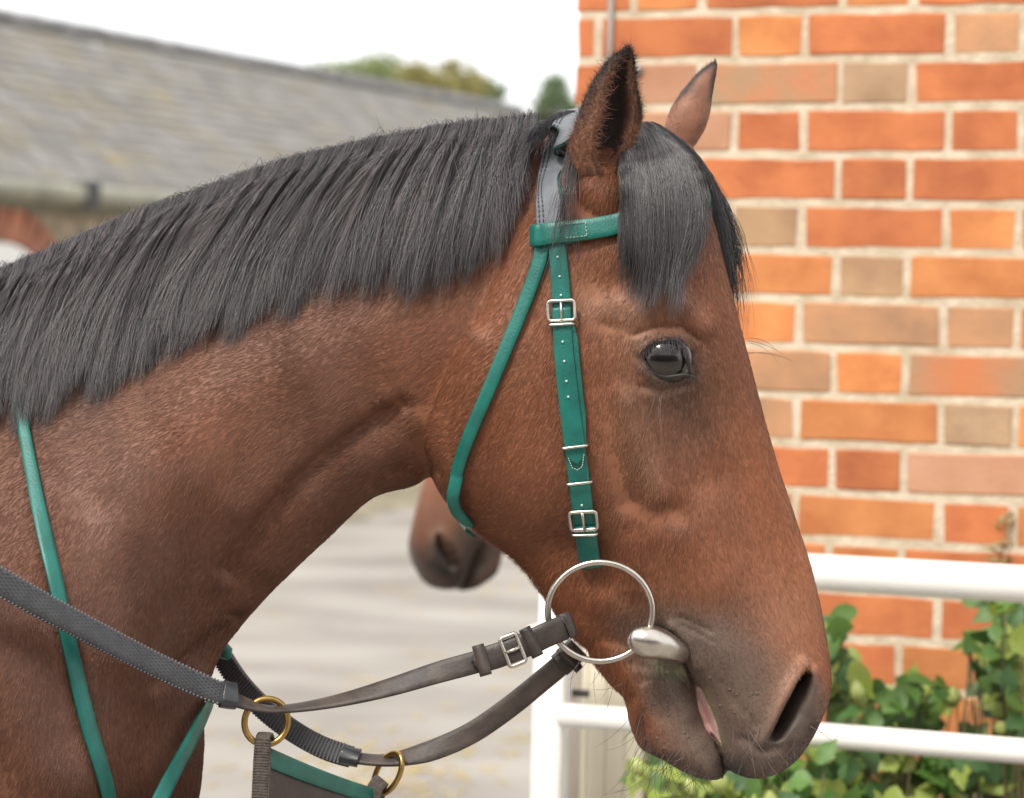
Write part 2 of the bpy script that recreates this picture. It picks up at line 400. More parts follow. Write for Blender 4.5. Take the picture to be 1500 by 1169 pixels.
special = {(0, 'H', 0): 'tan', (1, 'H', 0): 'grey', (0, 'h', 0): 'grey', (2, 'S', -1): 'rose', (5, 'H', 0): 'buff', (6, 'S', 0): 'tan', (6, 'H', 0): 'tan',
           (7, 'S', 0): 'mottled', (8, 'H', 0): 'grey', (9, 'S', 0): 'rose', (1, 'S', -1): 'mottled', (1, 'S', 0): 'red', (4, 'S', -1): 'tan', (7, 'S', -1): 'tan', (9, 'S', -1): 'red', (8, 'S', 0): 'orange', (5, 'S', 0): 'orange', (5, 'S', -1): 'orange', (6, 'H', -1): 'orange', (0, 'S', 0): 'red', (2, 'S', 0): 'red', (3, 'S', 0): 'red', (4, 'S', 0): 'red', (3, 'S', -1): 'red', (4, 'H', 0): 'orange'}
def put_brick(sc, zc, L, mk):
    key = (round(L, 3), mk, random.randrange(3))
    if key not in BMS:
        BMS[key] = brick_mesh(L, random.random()); BMS[key].materials.append(BM[mk])
    o = bpy.data.objects.new('brick', BMS[key]); COL.objects.link(o)
    o.matrix_world = Matrix.Translation(C0 + DX * sc - DN * (.05 - .0052 - random.uniform(-.0008, .0012)) + Vector((0, 0, zc))) @ ROTB @ Matrix.Rotation(random.uniform(-.006, .006), 4, 'Y')
    mw = o.matrix_world.copy(); o.parent = wall; o.matrix_basis = Matrix.Translation(-wall.location) @ mw
nrow_up = 3; nrow_dn = 30
for r in range(-nrow_up, nrow_dn):
    zt = ZR + .075 * (0 - r); zc_ = zt + .0375 - .075      # centre of the course r (course 0 lies above the joint)
    zc_ = ZR + CP * (.5 - r)
    if zc_ < .04: break
    even = (r % 2 == 0)                    # even: stretcher begins at sA; odd: header centred on it
    items = []
    for k in range(-4, 6):
        if even:
            items.append((sA + k * PIT, .215, 'S', k)); items.append((sA + k * PIT + .225, .1025, 'H', k))
        else:
            items.append((sA + k * PIT + .05625, .1025, 'H', k)); items.append((sA + k * PIT + .16875, .215, 'S', k))
    for s, L, t, k in items:
        a, b_ = max(s, .0), min(s + L, 1.62)
        if b_ - a < .03: continue
        mk = special.get((r, t, k))
        if mk is None:
            mk = random.choices(['red', 'orange', 'tan', 'buff', 'rose'], [5, 6, .8, .3, .4])[0]
        put_brick((a + b_) / 2, zc_, round(b_ - a, 2) if a != s or b_ != s + L else L, mk)
# cable and screw on the wall
m_cable = mat('grey_conduit', (0.36, 0.33, 0.30), .5)
s_c, z_c = wall_s(897, 40)
cb = MB(); cb.tube([C0 + DX * s_c + DN * .009 + Vector((0, 0, z)) for z in (z_c - .16, z_c, 3.0)], .0052, 8)
tag(cb.build('cable', m_cable, None, True), 'thin grey vertical cable clipped to the brick wall near its corner', 'cable')
s_c, z_c = wall_s(935, 104); p0 = C0 + DX * s_c + Vector((0, 0, z_c))
cb = MB(); cb.tube([p0 - DN * .004, p0 + DN * .010, p0 + DN * .016], [.008, .010, .004], 10)
tag(cb.build('wall_bolt', mat('dull_steel', (.35, .35, .36), .45, .8), None, True), 'small round metal bolt head in the brick wall', 'bolt')

# ------------------------------------------------------------------ white rails and posts
def railp(px, py, d): return W(px, py, d - D)
rail = empty('metal_railing', railp(1190, 900, 3.3)); rail.location.z = 0
tag(rail, 'white painted tubular metal railing in front of the brick wall', 'railing')
def bar(name, x0, x1, px, py, slope_px, r):
    c = railp(px, py, 3.3); mb = MB(); T = DX
    mb.tube([c + T * x0, c + T * (x0 + x1) / 2, c + T * x1], r, 20); return mb.build(name, m_white, rail, True)
bar('rail', -.30, .80, 1190, 838, 0, .0245)
bar('rail', -.36, .80, 1190, 1076, 0, .0165)
for xx in (-.37, .78):
    c = railp(1190, 1076, 3.3) + DX * xx; MB().tube([Vector((c.x, c.y, 0)), Vector((c.x, c.y, c.z + .27))], .019, 16).build('post', m_white, rail, True)
m_cream = mat('cream_paint', (0.72, 0.66, 0.52), .5, var=.06, scale=5, bump=.1, bscale=30)
gp = railp(815, 1100, 3.5); gp.z = 0
post = empty('gate_post', gp); tag(post, 'square white gate post with an iron latch beside the railing', 'post')
MB().box(gp + Vector((0, 0, .56)), .058, .058, 1.12, DX, DN).build('shaft', m_white, post, False, None, .004)
MB().box(gp + Vector((0, 0, 1.135)), .074, .074, .028, DX, DN).build('cap', m_white, post, False, None, .004)
lz = W(828, 1010, 3.5 - D).z
MB().box(gp + DX * .035 + DN * .02 + Vector((0, 0, lz)), .034, .010, .009, DX, DN).build('latch', m_dark, post)
pn = railp(898, 1100, 3.62); pn.z = 0
panel = empty('boarded_panel', pn); tag(panel, 'cream painted upright boards at the brick wall corner behind the railing', 'panel')
for i in range(4):
    MB().box(pn + DX * (-.052 + .029 * i) + Vector((0, 0, .59)), .0285, .022, 1.18, DX, DN).build('board', m_cream, panel, False, None, .002)

# ------------------------------------------------------------------ shrubs by the wall
GL = [mat('leaf_%d' % i, c1, .5, col2=c2, scale=30, trans=.3, rand=.2) for i, (c1, c2) in enumerate([((.06, .15, .025), (.14, .26, .05)), ((.04, .115, .03), (.09, .19, .045)), ((.20, .28, .04), (.36, .44, .09)), ((.03, .085, .025), (.065, .14, .035))])]
m_bud = mat('bud', (.22, .30, .06), .5, col2=(.45, .48, .16), scale=25, rand=.2)
m_stem = mat('stem', (.10, .085, .04), .8, var=.3, scale=30)
def leaf_mesh(m, kind):
    up = []
    if kind:      # three-lobed
        up = [(-.42, .02), (-.36, .22), (-.22, .36), (-.02, .47), (.06, .33), (.16, .24), (.26, .27), (.34, .16), (.48, .07)]
    else:         # ovate with toothed edge
        up = [(-.5, .02), (-.40, .17), (-.30, .22), (-.22, .29), (-.08, .29), (0, .33), (.14, .27), (.22, .25), (.36, .12)]
    out = up + [(.60, 0)] + [(x, -y) for x, y in reversed(up)]; nl = len(out)
    v = [(0, 0, -.03)] + [(x, y, -.30 * x * x + .22 * abs(y) - .05 + .02 * math.sin(x * 23)) for x, y in out]
    f = [(0, 1 + i, 1 + (i + 1) % nl) for i in range(nl)]
    me = bpy.data.meshes.new('leaf'); me.from_pydata(v, [], f); me.materials.append(m); me.update()
    me.polygons.foreach_set('use_smooth', np.ones(len(f), bool)); return me
LM = [[leaf_mesh(m, k) for k in (0, 1)] for m in GL]
bud_me = None
mb = MB()
for j in range(7):
    z = j / 6; r = .5 * math.sin(math.pi * min(1, .08 + z * .9)) * (1 - .25 * z)
    for i in range(8): mb.v.append((r * math.cos(i * .785), r * math.sin(i * .785), z * 1.25 - .6))
for j in range(6):
    for i in range(8): mb.f.append((j * 8 + i, j * 8 + (i + 1) % 8, j * 8 + 8 + (i + 1) % 8, j * 8 + 8 + i))
bud_me = bpy.data.meshes.new('bud'); bud_me.from_pydata(mb.v, [], mb.f); bud_me.materials.append(m_bud); bud_me.polygons.foreach_set('use_smooth', np.ones(len(mb.f), bool))
def shrub(label, blobs, nleaf, nbud, dmin, dmax, size, pal):
    c = W(blobs[0][0], 1100, (dmin + dmax) / 2 - D); root = empty('shrub', Vector((c.x, c.y, 0)))
    tag(root, label, 'shrub', 'leafy shrubs along the brick wall')
    tot = sum(b[4] for b in blobs); st = MB()
    for i in range(nleaf + nbud):
        b_ = random.choices(blobs, [q[4] for q in blobs])[0]
        px = random.gauss(b_[0], b_[2]); py = random.gauss(b_[1], b_[3]); d = random.uniform(dmin, dmax)
        p = W(px, py, d - D)
        if (p - C0).dot(DN) < .03: p += DN * (.04 - (p - C0).dot(DN))
        if i < nleaf:
            me = random.choice(LM[random.choices(range(4), pal)[0]]); o = bpy.data.objects.new('leaf', me)
            nrm = Vector((random.gauss(-.1, .5), random.gauss(-.75, .45), random.gauss(.55, .45))).normalized()
            s_ = size * random.uniform(.65, 1.3)
        else:
            o = bpy.data.objects.new('bud', bud_me); nrm = Vector((random.gauss(0, .4), random.gauss(-.3, .4), 1)).normalized(); s_ = random.uniform(.020, .030)
        COL.objects.link(o)
        q = nrm.to_track_quat('Z', 'Y').to_matrix().to_4x4() @ Matrix.Rotation(random.uniform(0, 6.28), 4, 'Z')
        mw = Matrix.Translation(p) @ q @ Matrix.Scale(s_, 4); o.parent = root; o.matrix_basis = Matrix.Translation(-root.location) @ mw
        if i % 3 == 0:
            bs = root.location + Vector((random.gauss(0, .06), random.gauss(0, .03), 0)); q = p + (-nrm) * .004
            mid = bs.lerp(p, .55) + Vector((random.gauss(0, .02), random.gauss(0, .02), .08))
            st.tube([bs, bs.lerp(mid, .5), mid, mid.lerp(q, .6) + Vector((0, 0, .02)), q], [.006, .005, .0035, .002, .0012], 5)
    st.build('stem', m_stem, root, True)
shrub('leafy shrub with pale buds climbing the wall beside the upper rail', [(1475, 950, 22, 36, 1.6), (1485, 1050, 34, 50, 2.4), (1458, 892, 14, 16, .5), (1400, 1140, 60, 32, 2.4)], 170, 26, 3.36, 3.62, .046, [4, 2, 4, 2])
shrub('dark leaved shrub with green buds between the two rails', [(1225, 985, 18, 26, 1.0), (1320, 1035, 45, 24, 1.8), (1225, 915, 7, 10, .3), (1270, 1130, 70, 35, 2.6)], 165, 26, 3.38, 3.64, .045, [4, 4, 2.5, 3])
shrub('low bright green shrub under the lower rail', [(1050, 1168, 50, 22, 2), (1150, 1150, 50, 28, 2), (972, 1130, 22, 16, .8), (1200, 1190, 90, 26, 2)], 190, 24, 3.2, 3.5, .044, [4, 3, 4, 2])
# dead sprig on the wall
s_c, z_c = wall_s(1472, 800); p0 = C0 + DX * s_c + DN * .02 + Vector((0, 0, z_c)); mb = MB()
m_dry = mat('dry_stalk', (.30, .21, .09), .9, var=.3, scale=60)
mb.tube([p0 + Vector((.0, 0, -.08)), p0, p0 + Vector((.004, -.01, .05))], [.002, .0018, .001], 5)
for i in range(26):
    q = p0 + Vector((random.gauss(0, .006), random.uniform(-.02, .01), random.uniform(-.05, .05))); e = q + Vector((random.gauss(0, .012), random.gauss(0, .01), random.uniform(-.004, .014)))
    mb.tube([q, (q + e) / 2 + Vector((0, 0, .004)), e], [.001, .0035, .0008], 5)
tag(mb.build('dried_weed', m_dry, None, True), 'small dried brown weed growing out of the mortar above the upper rail', 'weed')

# ================================================================== THE HORSE
def loft(st, nst=90, nr=72):
    """st: rows (Dx,Dy,Vx,Vy, half widths in mm at s=.08,.3,.55,.8,.95, exponent) in photo pixels at depth 0 -> closed verts, quads"""
    S = catmull(np.array(st, float), nst)
    Dp = WA(S[:, 0:2]); Vp = WA(S[:, 2:4]); wk = np.clip(S[:, 4:9], 0, None) / 1000.0; ex = np.clip(S[:, 9], 1.6, 6)
    th = np.arange(nr) * 2 * np.pi / nr
    v = np.zeros((nst, nr, 3))
    for i in range(nst):
        s = (1 - np.cos(th)) / 2; c = np.abs(2 * s - 1)
        base = (1 - c ** ex[i]) ** (1 / ex[i])
        w = np.interp(s, [0.0, .08, .3, .55, .8, .95, 1.0], [wk[i, 0], *wk[i], wk[i, 4]])
        # smooth the piecewise width a little
        w = (w + np.roll(w, 1) + np.roll(w, -1) + np.roll(w, 2) + np.roll(w, -2)) / 5
        v[i] = Dp[i] + (Vp[i] - Dp[i]) * s[:, None]
        v[i, :, 1] = -np.sign(np.sin(th)) * base * w
    v[0] = v[0].mean(0); v[-1] = v[-1].mean(0)
    idx = np.arange(nst * nr).reshape(nst, nr)
    q = np.stack([idx[:-1], np.roll(idx[:-1], -1, 1), np.roll(idx[1:], -1, 1), idx[1:]], -1).reshape(-1, 4)
    return v.reshape(-1, 3), q

HEAD = [ # Dx, Dy, Vx, Vy, widths...
    (850, 215, 790, 300, 8, 10, 10, 10, 8, 2),
    (905, 188, 735, 350, 46, 58, 60, 52, 40, 2.2),
    (968, 198, 685, 430, 62, 72, 72, 64, 50, 2.4),
    (1018, 252, 648, 505, 74, 84, 78, 70, 56, 2.7),
    (1044, 322, 626, 560, 80, 92, 80, 73, 60, 3.0),
    (1060, 390, 617, 612, 80, 96, 81, 74, 60, 3.1),
    (1078, 460, 624, 668, 74, 95, 81, 73, 58, 3.1),
    (1098, 535, 650, 728, 62, 86, 80, 70, 54, 3.0),
    (1118, 610, 704, 778, 50, 72, 76, 64, 48, 2.8),
    (1140, 685, 757, 818, 42, 60, 69, 55, 42, 2.6),
    (1164, 757, 797, 868, 38, 53, 61, 48, 38, 2.5),
    (1186, 825, 838, 925, 38, 51, 55, 45, 36, 2.5),
    (1202, 892, 890, 962, 40, 53, 53, 44, 36, 2.5),
    (1213, 958, 960, 980, 44, 57, 54, 46, 36, 2.5),
    (1216, 1008, 1003, 1002, 46, 58, 54, 47, 38, 2.5),
    (1205, 1045, 1026, 1034, 45, 57, 53, 47, 38, 2.5),
    (1186, 1083, 1044, 1074, 42, 54, 51, 46, 38, 2.4),
    (1164, 1112, 1056, 1106, 37, 48, 47, 42, 34, 2.3),
    (1134, 1131, 1068, 1126, 26, 34, 34, 31, 25, 2.2),
    (1098, 1136, 1092, 1136, 3, 4, 4, 4, 3, 2)]
JAW = [
    (900, 860, 850, 900, 4, 5, 5, 5, 4, 2),
    (950, 900, 858, 944, 20, 27, 28, 27, 20, 2.4),
    (984, 945, 888, 988, 28, 35, 36, 34, 28, 2.4),
    (1006, 992, 914, 1018, 33, 41, 41, 37, 30, 2.4),
    (1024, 1036, 926, 1056, 34, 43, 42, 40, 33, 2.4),
    (1041, 1076, 936, 1090, 34, 44, 43, 40, 33, 2.3),
    (1055, 1106, 968, 1110, 32, 42, 41, 36, 28, 2.2),
    (1063, 1128, 1008, 1132, 25, 32, 32, 28, 22, 2.1),
    (1056, 1140, 1040, 1141, 3, 4, 4, 4, 3, 2)]
NECK = [
    (905, 205, 780, 500, 10, 12, 12, 12, 10, 2),
    (868, 172, 700, 600, 26, 46, 52, 45, 36, 2.1),
    (800, 178, 662, 668, 24, 46, 53, 46, 37, 2.1),
    (720, 184, 612, 708, 22, 45, 57, 51, 41, 2.1),
    (610, 200, 545, 730, 22, 44, 66, 61, 49, 2.1),
    (490, 228, 478, 790, 22, 46, 78, 74, 60, 2.1),
    (370, 262, 408, 856, 22, 48, 90, 86, 68, 2.1),
    (250, 300, 352, 918, 24, 52, 106, 102, 78, 2.1),
    (130, 345, 318, 968, 26, 58, 124, 124, 92, 2.15),
    (20, 390, 296, 1040, 30, 70, 146, 152, 112, 2.2),
    (-100, 430, 294, 1110, 38, 88, 172, 182, 140, 2.3),
    (-230, 448, 284, 1190, 48, 110, 198, 206, 168, 2.4),
    (-370, 455, 250, 1290, 58, 130, 215, 225, 180, 2.4),
    (-520, 460, 170, 1390, 64, 145, 225, 236, 185, 2.4),
    (-600, 640, 40, 1330, 40, 70, 90, 90, 70, 2.2),
    (-560, 760, -140, 1200, 4, 5, 5, 5, 4, 2)]
TRUNK = [
    (-380, 620, 120, 1250, 4, 5, 5, 5, 4, 2),
    (-440, 500, 160, 1350, 50, 125, 200, 215, 170, 2.3),
    (-700, 470, -60, 1480, 70, 170, 250, 250, 190, 2.4),
    (-1150, 510, -700, 1580, 90, 200, 275, 270, 190, 2.4),
    (-1650, 500, -1500, 1540, 100, 215, 285, 265, 180, 2.4),
    (-2080, 470, -2060, 1400, 100, 220, 275, 240, 160, 2.4),
    (-2400, 560, -2420, 1300, 80, 170, 230, 200, 140, 2.3),
    (-2560, 760, -2560, 1100, 20, 60, 90, 80, 50, 2.2),
    (-2600, 900, -2600, 960, 3, 4, 4, 4, 3, 2)]
def tube_np(P, R, nr=16):
    """open tube ending in points; P (k,3) list, R radii"""
    S = catmull(np.hstack([np.array(P, float), np.array(R, float)[:, None]]), 8 * len(P))
    n = len(S); th = np.arange(nr) * 2 * np.pi / nr
    T = np.gradient(S[:, :3], axis=0); T /= np.linalg.norm(T, axis=1)[:, None]
    u = np.cross(T, [0, 1, 0.001]); u /= np.linalg.norm(u, axis=1)[:, None]; w = np.cross(T, u)
    v = S[:, None, :3] + S[:, None, 3:4] * (np.cos(th)[None, :, None] * u[:, None] + np.sin(th)[None, :, None] * w[:, None])
    v[0] = v[0].mean(0); v[-1] = v[-1].mean(0); idx = np.arange(n * nr).reshape(n, nr)
    q = np.stack([idx[:-1], np.roll(idx[:-1], -1, 1), np.roll(idx[1:], -1, 1), idx[1:]], -1).reshape(-1, 4)
    return v.reshape(-1, 3), q
def legs():
    out = []
    for (x, fr) in ((W(60, 0).x, True), (W(-2250, 0).x, False)):
        for sy in (-1, 1):
            y = sy * (.14 if fr else .15)
            if fr: P = [(x - .05, y, 1.05), (x - .01, y, .92), (x + .02, y, .75), (x, y, .52), (x, y, .45), (x - .005, y, .25), (x - .005, y, .17), (x + .045, y, .09), (x + .06, y, .05), (x + .075, y, 0.0)]; R = [.13, .12, .085, .052, .05, .034, .042, .036, .05, .066]
            else: P = [(x + .05, y, 1.1), (x + .12, y, .95), (x + .10, y, .8), (x - .06, y, .62), (x - .12, y, .52), (x - .09, y, .28), (x - .09, y, .18), (x - .04, y, .09), (x - .03, y, .05), (x - .015, y, 0.0)]; R = [.2, .17, .11, .06, .052, .036, .044, .038, .05, .066]
            out.append(tube_np(P, R))
    return out
def merge(parts):
    v = []; q = []; k = 0
    for a, b in parts: v.append(a); q.append(b + k); k += len(a)
    return np.vstack(v), np.vstack(q)
def remeshed(parts, voxel, smooth):
    v, q = merge(parts)
    me = np_mesh('tmp', v, q); bm = bmesh.new(); bm.from_mesh(me)
    bmesh.ops.remove_doubles(bm, verts=bm.verts, dist=1e-6); bmesh.ops.recalc_face_normals(bm, faces=bm.faces); bm.to_mesh(me); bm.free()
    o = bpy.data.objects.new('tmp', me); COL.objects.link(o)
    r = o.modifiers.new('r', 'REMESH'); r.mode = 'VOXEL'; r.voxel_size = voxel; r.adaptivity = 0
    s = o.modifiers.new('s', 'SMOOTH'); s.factor = .5; s.iterations = smooth
    dg = bpy.context.evaluated_depsgraph_get(); ev = o.evaluated_get(dg); m2 = bpy.data.meshes.new_from_object(ev)
    bpy.data.objects.remove(o)
    n = len(m2.vertices); P = np.zeros(n * 3, np.float32); m2.vertices.foreach_get('co', P); P = P.reshape(-1, 3).astype(float)
    nl = len(m2.loops); L = np.zeros(nl, np.int32); m2.loops.foreach_get('vertex_index', L)
    lt = np.zeros(len(m2.polygons), np.int32); m2.polygons.foreach_get('loop_total', lt)
    if (lt == 4).all(): Q = L.reshape(-1, 4)
    else:
        ls = np.zeros(len(m2.polygons), np.int32); m2.polygons.foreach_get('loop_start', ls); ls = ls[lt == 4]
        Q = L[ls[:, None] + np.arange(4)]
    bpy.data.meshes.remove(m2)
    return P, Q
def vnormals(P, Q):
    a, b, c, d = (P[Q[:, i]] for i in range(4)); fn = np.cross(c - a, d - b)
    N = np.zeros_like(P)
    for i in range(4):
        for k in range(3): N[:, k] += np.bincount(Q[:, i], fn[:, k], len(P))
    return N / (np.linalg.norm(N, axis=1)[:, None] + 1e-12)

def X2(px, y):                     # pixel list seen at depth y -> world (x, z)
    p = WA(np.array(px, float), y); return p[:, [0, 2]]
EYE_POLY = [(944, 519), (955, 507), (974, 501), (993, 503), (1002, 516), (1006, 536), (1003, 546), (990, 549), (972, 550), (957, 544), (948, 533)]
NOSTRIL = [(1183, 984), (1172, 996), (1162, 1014), (1152, 1032), (1143, 1050), (1136, 1066), (1128, 1083), (1136, 1088), (1150, 1084), (1164, 1070), (1184, 1056), (1192, 1032), (1196, 1010), (1192, 990)]
GUM = [(1019, 1003), (1026, 1008), (1038, 1032), (1049, 1058), (1056, 1088), (1046, 1083), (1033, 1066), (1023, 1038)]
NOSTRIL_EDGE = [(1184, 982), (1172, 996), (1160, 1016), (1150, 1034), (1140, 1052), (1132, 1070), (1126, 1086)]
MOUTH = [(985, 948), (1002, 966), (1012, 990), (1020, 1010), (1036, 1060), (1052, 1096), (1062, 1122), (1066, 1140)]
def sculpt(P, Q):
    """push the smooth body into muscles, bones, eye socket, nostril and lips (both sides alike)"""
    def amp(N): return sstep(.05, .55, np.abs(N[:, 1]))
    def run(strokes):
        nonlocal P
        N = vnormals(P, Q); xz = P[:, [0, 2]]; tot = np.zeros(len(P)); a = amp(N)
        for pts, y, r, mm in strokes:
            d, _ = pl_dist(xz, X2(pts, y)); tot += mm / 1000 * np.exp(-(d / (r * PX)) ** 2)
        P = P + N * (tot * a)[:, None]
    # broad forms
    run([([(735, 600), (760, 640), (800, 690)], -.075, 120, 7), ([(700, 520), (690, 620)], -.075, 60, 3),
         ([(972, 527), (973, 528)], -.09, 62, 7), ([(880, 425), (905, 420)], -.085, 34, -7), ([(985, 430), (1015, 470)], -.085, 26, 4),
         ([(925, 460), (960, 452), (1000, 458), (1026, 482)], -.09, 17, 3.6),
         ([(1005, 600), (1035, 700)], -.07, 42, -6), ([(916, 590), (935, 670), (955, 725)], -.078, 22, 6), ([(890, 480), (886, 570), (894, 650), (915, 735)], -.078, 16, -4.8),
         ([(940, 735), (965, 750), (992, 752)], -.068, 22, -3.6), ([(1000, 790), (1050, 850)], -.06, 40, 3), ([(930, 800), (925, 860)], -.06, 26, 3.5),
         ([(820, 800), (870, 810), (900, 860)], -.055, 30, -4), ([(900, 900), (860, 880)], -.05, 22, 2.5),
         # neck and shoulder muscles
         ([(585, 590), (500, 650), (425, 712), (372, 775), (330, 840)], -.08, 13, -9), ([(600, 640), (520, 690), (450, 760), (390, 830)], -.08, 34, 8),
         ([(560, 555), (450, 640), (350, 740)], -.09, 36, 4), ([(560, 580), (590, 588), (606, 612)], -.065, 18, 4), ([(606, 600), (608, 640), (628, 700)], -.065, 18, -3), ([(700, 500), (662, 545), (640, 600), (646, 660), (668, 715)], -.075, 16, 3),
         ([(634, 690), (604, 678), (572, 692)], -.06, 11, -3),
         ([(330, 935), (280, 985), (240, 1010)], -.12, 16, -12), ([(285, 1010), (200, 1120), (160, 1200)], -.14, 40, -10), ([(240, 1040), (230, 1150)], -.14, 40, 7),
         ([(120, 760), (90, 900), (110, 1060)], -.17, 50, -9), ([(20, 900), (40, 1050), (90, 1150)], -.19, 80, 16), ([(230, 700), (180, 800)], -.12, 70, 8), ([(400, 520), (250, 600)], -.09, 60, 5)])
    # finer forms: lids, folds, nostril wings, lips
    run([([(940, 512), (955, 499), (975, 493), (997, 495), (1010, 508)], -.098, 7, 3.5), ([(945, 540), (958, 553), (975, 559), (995, 557)], -.098, 7, 2.6),
         ([(930, 490), (960, 479), (1000, 478), (1025, 496)], -.098, 5, -2.2), ([(940, 566), (975, 576), (1012, 566)], -.096, 6, -1.8), ([(1012, 505), (1020, 530), (1022, 548)], -.097, 7, -2.0),
         ([(1176, 978), (1160, 1000), (1144, 1030), (1130, 1062), (1116, 1090)], -.058, 9, 5.5), ([(1192, 990), (1196, 1020), (1190, 1055), (1172, 1082)], -.052, 10, 4),
         ([(1088, 1085), (1112, 1096), (1140, 1098)], -.05, 8, -2.5), ([(1060, 960), (1090, 1040)], -.055, 30, 3),
         ([(1010, 1045), (985, 1000), (965, 980)], -.045, 14, 3), ([(1030, 1092), (1048, 1112)], -.042, 14, 3.5), ([(946, 1000), (968, 1050)], -.044, 14, -2.5),
         ([(960, 922), (985, 930), (1005, 955)], -.055, 6, -3.5), ([(985, 920), (1010, 940), (1022, 975)], -.055, 9, 3.5), ([(1000, 905), (1040, 925)], -.057, 5, -1.6),
         ([(930, 975), (960, 985), (1000, 985)], -.05, 8, -2)]
        + [([(936 + 8 * i, 966), (941 + 7 * i, 1004 - 3 * i)], -.047, 2.6, -1.8) for i in range(6)]
        + [([(1000 + 14 * i, 915 + 6 * i), (1030 + 16 * i, 932 + 8 * i)], -.055, 3.0, -.8) for i in range(2)]
        + [([(1060 + 18 * i, 1000 + 20 * i), (1075 + 15 * i, 1030 + 16 * i)], -.053, 4, -.9) for i in range(3)])
    # openings
    xz = P[:, [0, 2]]; sg = np.sign(P[:, 1]); N = vnormals(P, Q); ok = sstep(.02, .3, np.abs(N[:, 1]))
    push = np.zeros(len(P))
    sd = poly_sd(xz, X2(EYE_POLY, -.094)); push += .017 * sstep(1.5 * PX, -3.5 * PX, sd)
    sd = poly_sd(xz, X2(NOSTRIL, -.055)); dl, _ = pl_dist(xz, X2(NOSTRIL_EDGE, -.055)); push += .034 * sstep(2.5 * PX, -4 * PX - .45 * dl, sd) * (.14 + .86 * np.exp(-(np.maximum(dl - 7 * PX, 0) / (10 * PX)) ** 2))
    sd = poly_sd(xz, X2(GUM, -.042)); push += .005 * sstep(2 * PX, -4 * PX, sd); gm_ = sstep(-3 * PX, 5 * PX, sd)
    d, t = pl_dist(xz, X2(MOUTH, -.045)); push += .013 * np.exp(-(d / (3.6 * PX)) ** 2) * sstep(0, .12, t) * gm_
    P[:, 1] -= sg * push * ok
    return P
# ---- pigment of the coat and skin, with face fill light and nostril shade painted in, by place on the body (photo pixel seen from the near side)
BAY, BAYR, BAYD = np.array([.205, .080, .041]), np.array([.245, .088, .038]), np.array([.128, .056, .034])
TANC, GREY, BLACK, PINK = np.array([.26, .135, .082]), np.array([.105, .078, .062]), np.array([.018, .015, .014]), np.array([.80, .52, .48])
def to_px(P):
    d = P[:, 1] + D; u = (P[:, 0] * RIGHT.x + (P[:, 2] - ZC) * RIGHT.z) / d; w = (P[:, 0] * UP.x + (P[:, 2] - ZC) * UP.z) / d
    return np.stack([CX + u * F, CY - w * F], -1)
def vnoise(p, s, seed=0):
    """cheap smooth noise from a few sines"""
    r = np.random.default_rng(seed); o = np.zeros(len(p))
    for i in range(7):
        k = r.normal(0, 1, 3) * s; o += np.sin(p @ k + r.uniform(0, 6.28))
    return o / 7 ** .5 / 1.2
def pigment_and_light(P):
    Pn = P.copy(); Pn[:, 1] = -np.abs(Pn[:, 1]); px = to_px(Pn)
    c = np.tile(BAY, (len(P), 1))
    def mixin(col, f):
        nonlocal c; f = np.clip(f, 0, 1)[:, None]; c = c * (1 - f) + np.asarray(col) * f
    def ball(x, y, r): return np.exp(-(((px[:, 0] - x) ** 2 + (px[:, 1] - y) ** 2) / r ** 2))
    def line(pts, r): d, _ = pl_dist(px, pts); return np.exp(-(d / r) ** 2)
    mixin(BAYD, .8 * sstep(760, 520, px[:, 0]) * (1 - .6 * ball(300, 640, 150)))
    mixin(BAYR, .8 * ball(690, 560, 130)); mixin(BAYR, .7 * line([(1105, 640), (1180, 850), (1200, 960)], 45)); mixin(BAYR, .7 * line([(800, 850), (870, 940), (925, 1010)], 45))
    mixin(TANC, .5 * ball(930, 480, 60)); mixin(TANC, .6 * line([(925, 600), (950, 700)], 34)); mixin(TANC, .7 * line([(1165, 975), (1125, 1040)], 26)); mixin(TANC, .35 * ball(850, 420, 60))
    mixin(TANC, .45 * ball(1150, 900, 60))
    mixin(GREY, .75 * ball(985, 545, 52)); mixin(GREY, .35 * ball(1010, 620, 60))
    sd = poly_sd(px, [(985, 905), (1060, 900), (1110, 980), (1125, 1070), (1200, 1040), (1225, 1060), (1150, 1160), (1030, 1160), (955, 1095), (945, 1010), (925, 970), (930, 930)])
    mixin(GREY, .9 * sstep(75, -35, sd + 16 * vnoise(P, 45, 3)))
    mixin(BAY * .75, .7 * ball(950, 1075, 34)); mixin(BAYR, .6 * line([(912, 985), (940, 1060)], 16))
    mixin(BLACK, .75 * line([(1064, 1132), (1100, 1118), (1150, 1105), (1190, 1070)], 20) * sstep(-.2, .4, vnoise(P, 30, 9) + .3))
    mixin(np.array([.30, .31, .20]), .55 * line([(968, 975), (992, 985)], 12)); mixin(np.array([.22, .21, .10]), .4 * line([(1032, 1012), (1058, 1085)], 6))
    sd = poly_sd(px, NOSTRIL); mixin(GREY * .55, .9 * sstep(9, -2, sd)); mixin(BLACK, .95 * sstep(3, -3, sd) * line([(1172, 1000), (1156, 1030), (1144, 1056)], 13))  # black along the deep slot paints the shade inside the nostril
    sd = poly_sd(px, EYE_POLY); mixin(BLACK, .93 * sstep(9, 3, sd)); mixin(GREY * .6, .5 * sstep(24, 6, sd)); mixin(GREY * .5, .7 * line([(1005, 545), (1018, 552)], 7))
    sd = poly_sd(px, GUM); mixin(PINK, sstep(1.5, -1.5, sd))
    c *= (1 + .14 * sstep(640, 820, px[:, 0]))[:, None]  # head side brightened in the colour, standing in for fill light on the face
    c *= (1 + .09 * vnoise(P, 40, 1) + .05 * vnoise(P, 110, 2))[:, None]
    return np.clip(c, .004, 1)

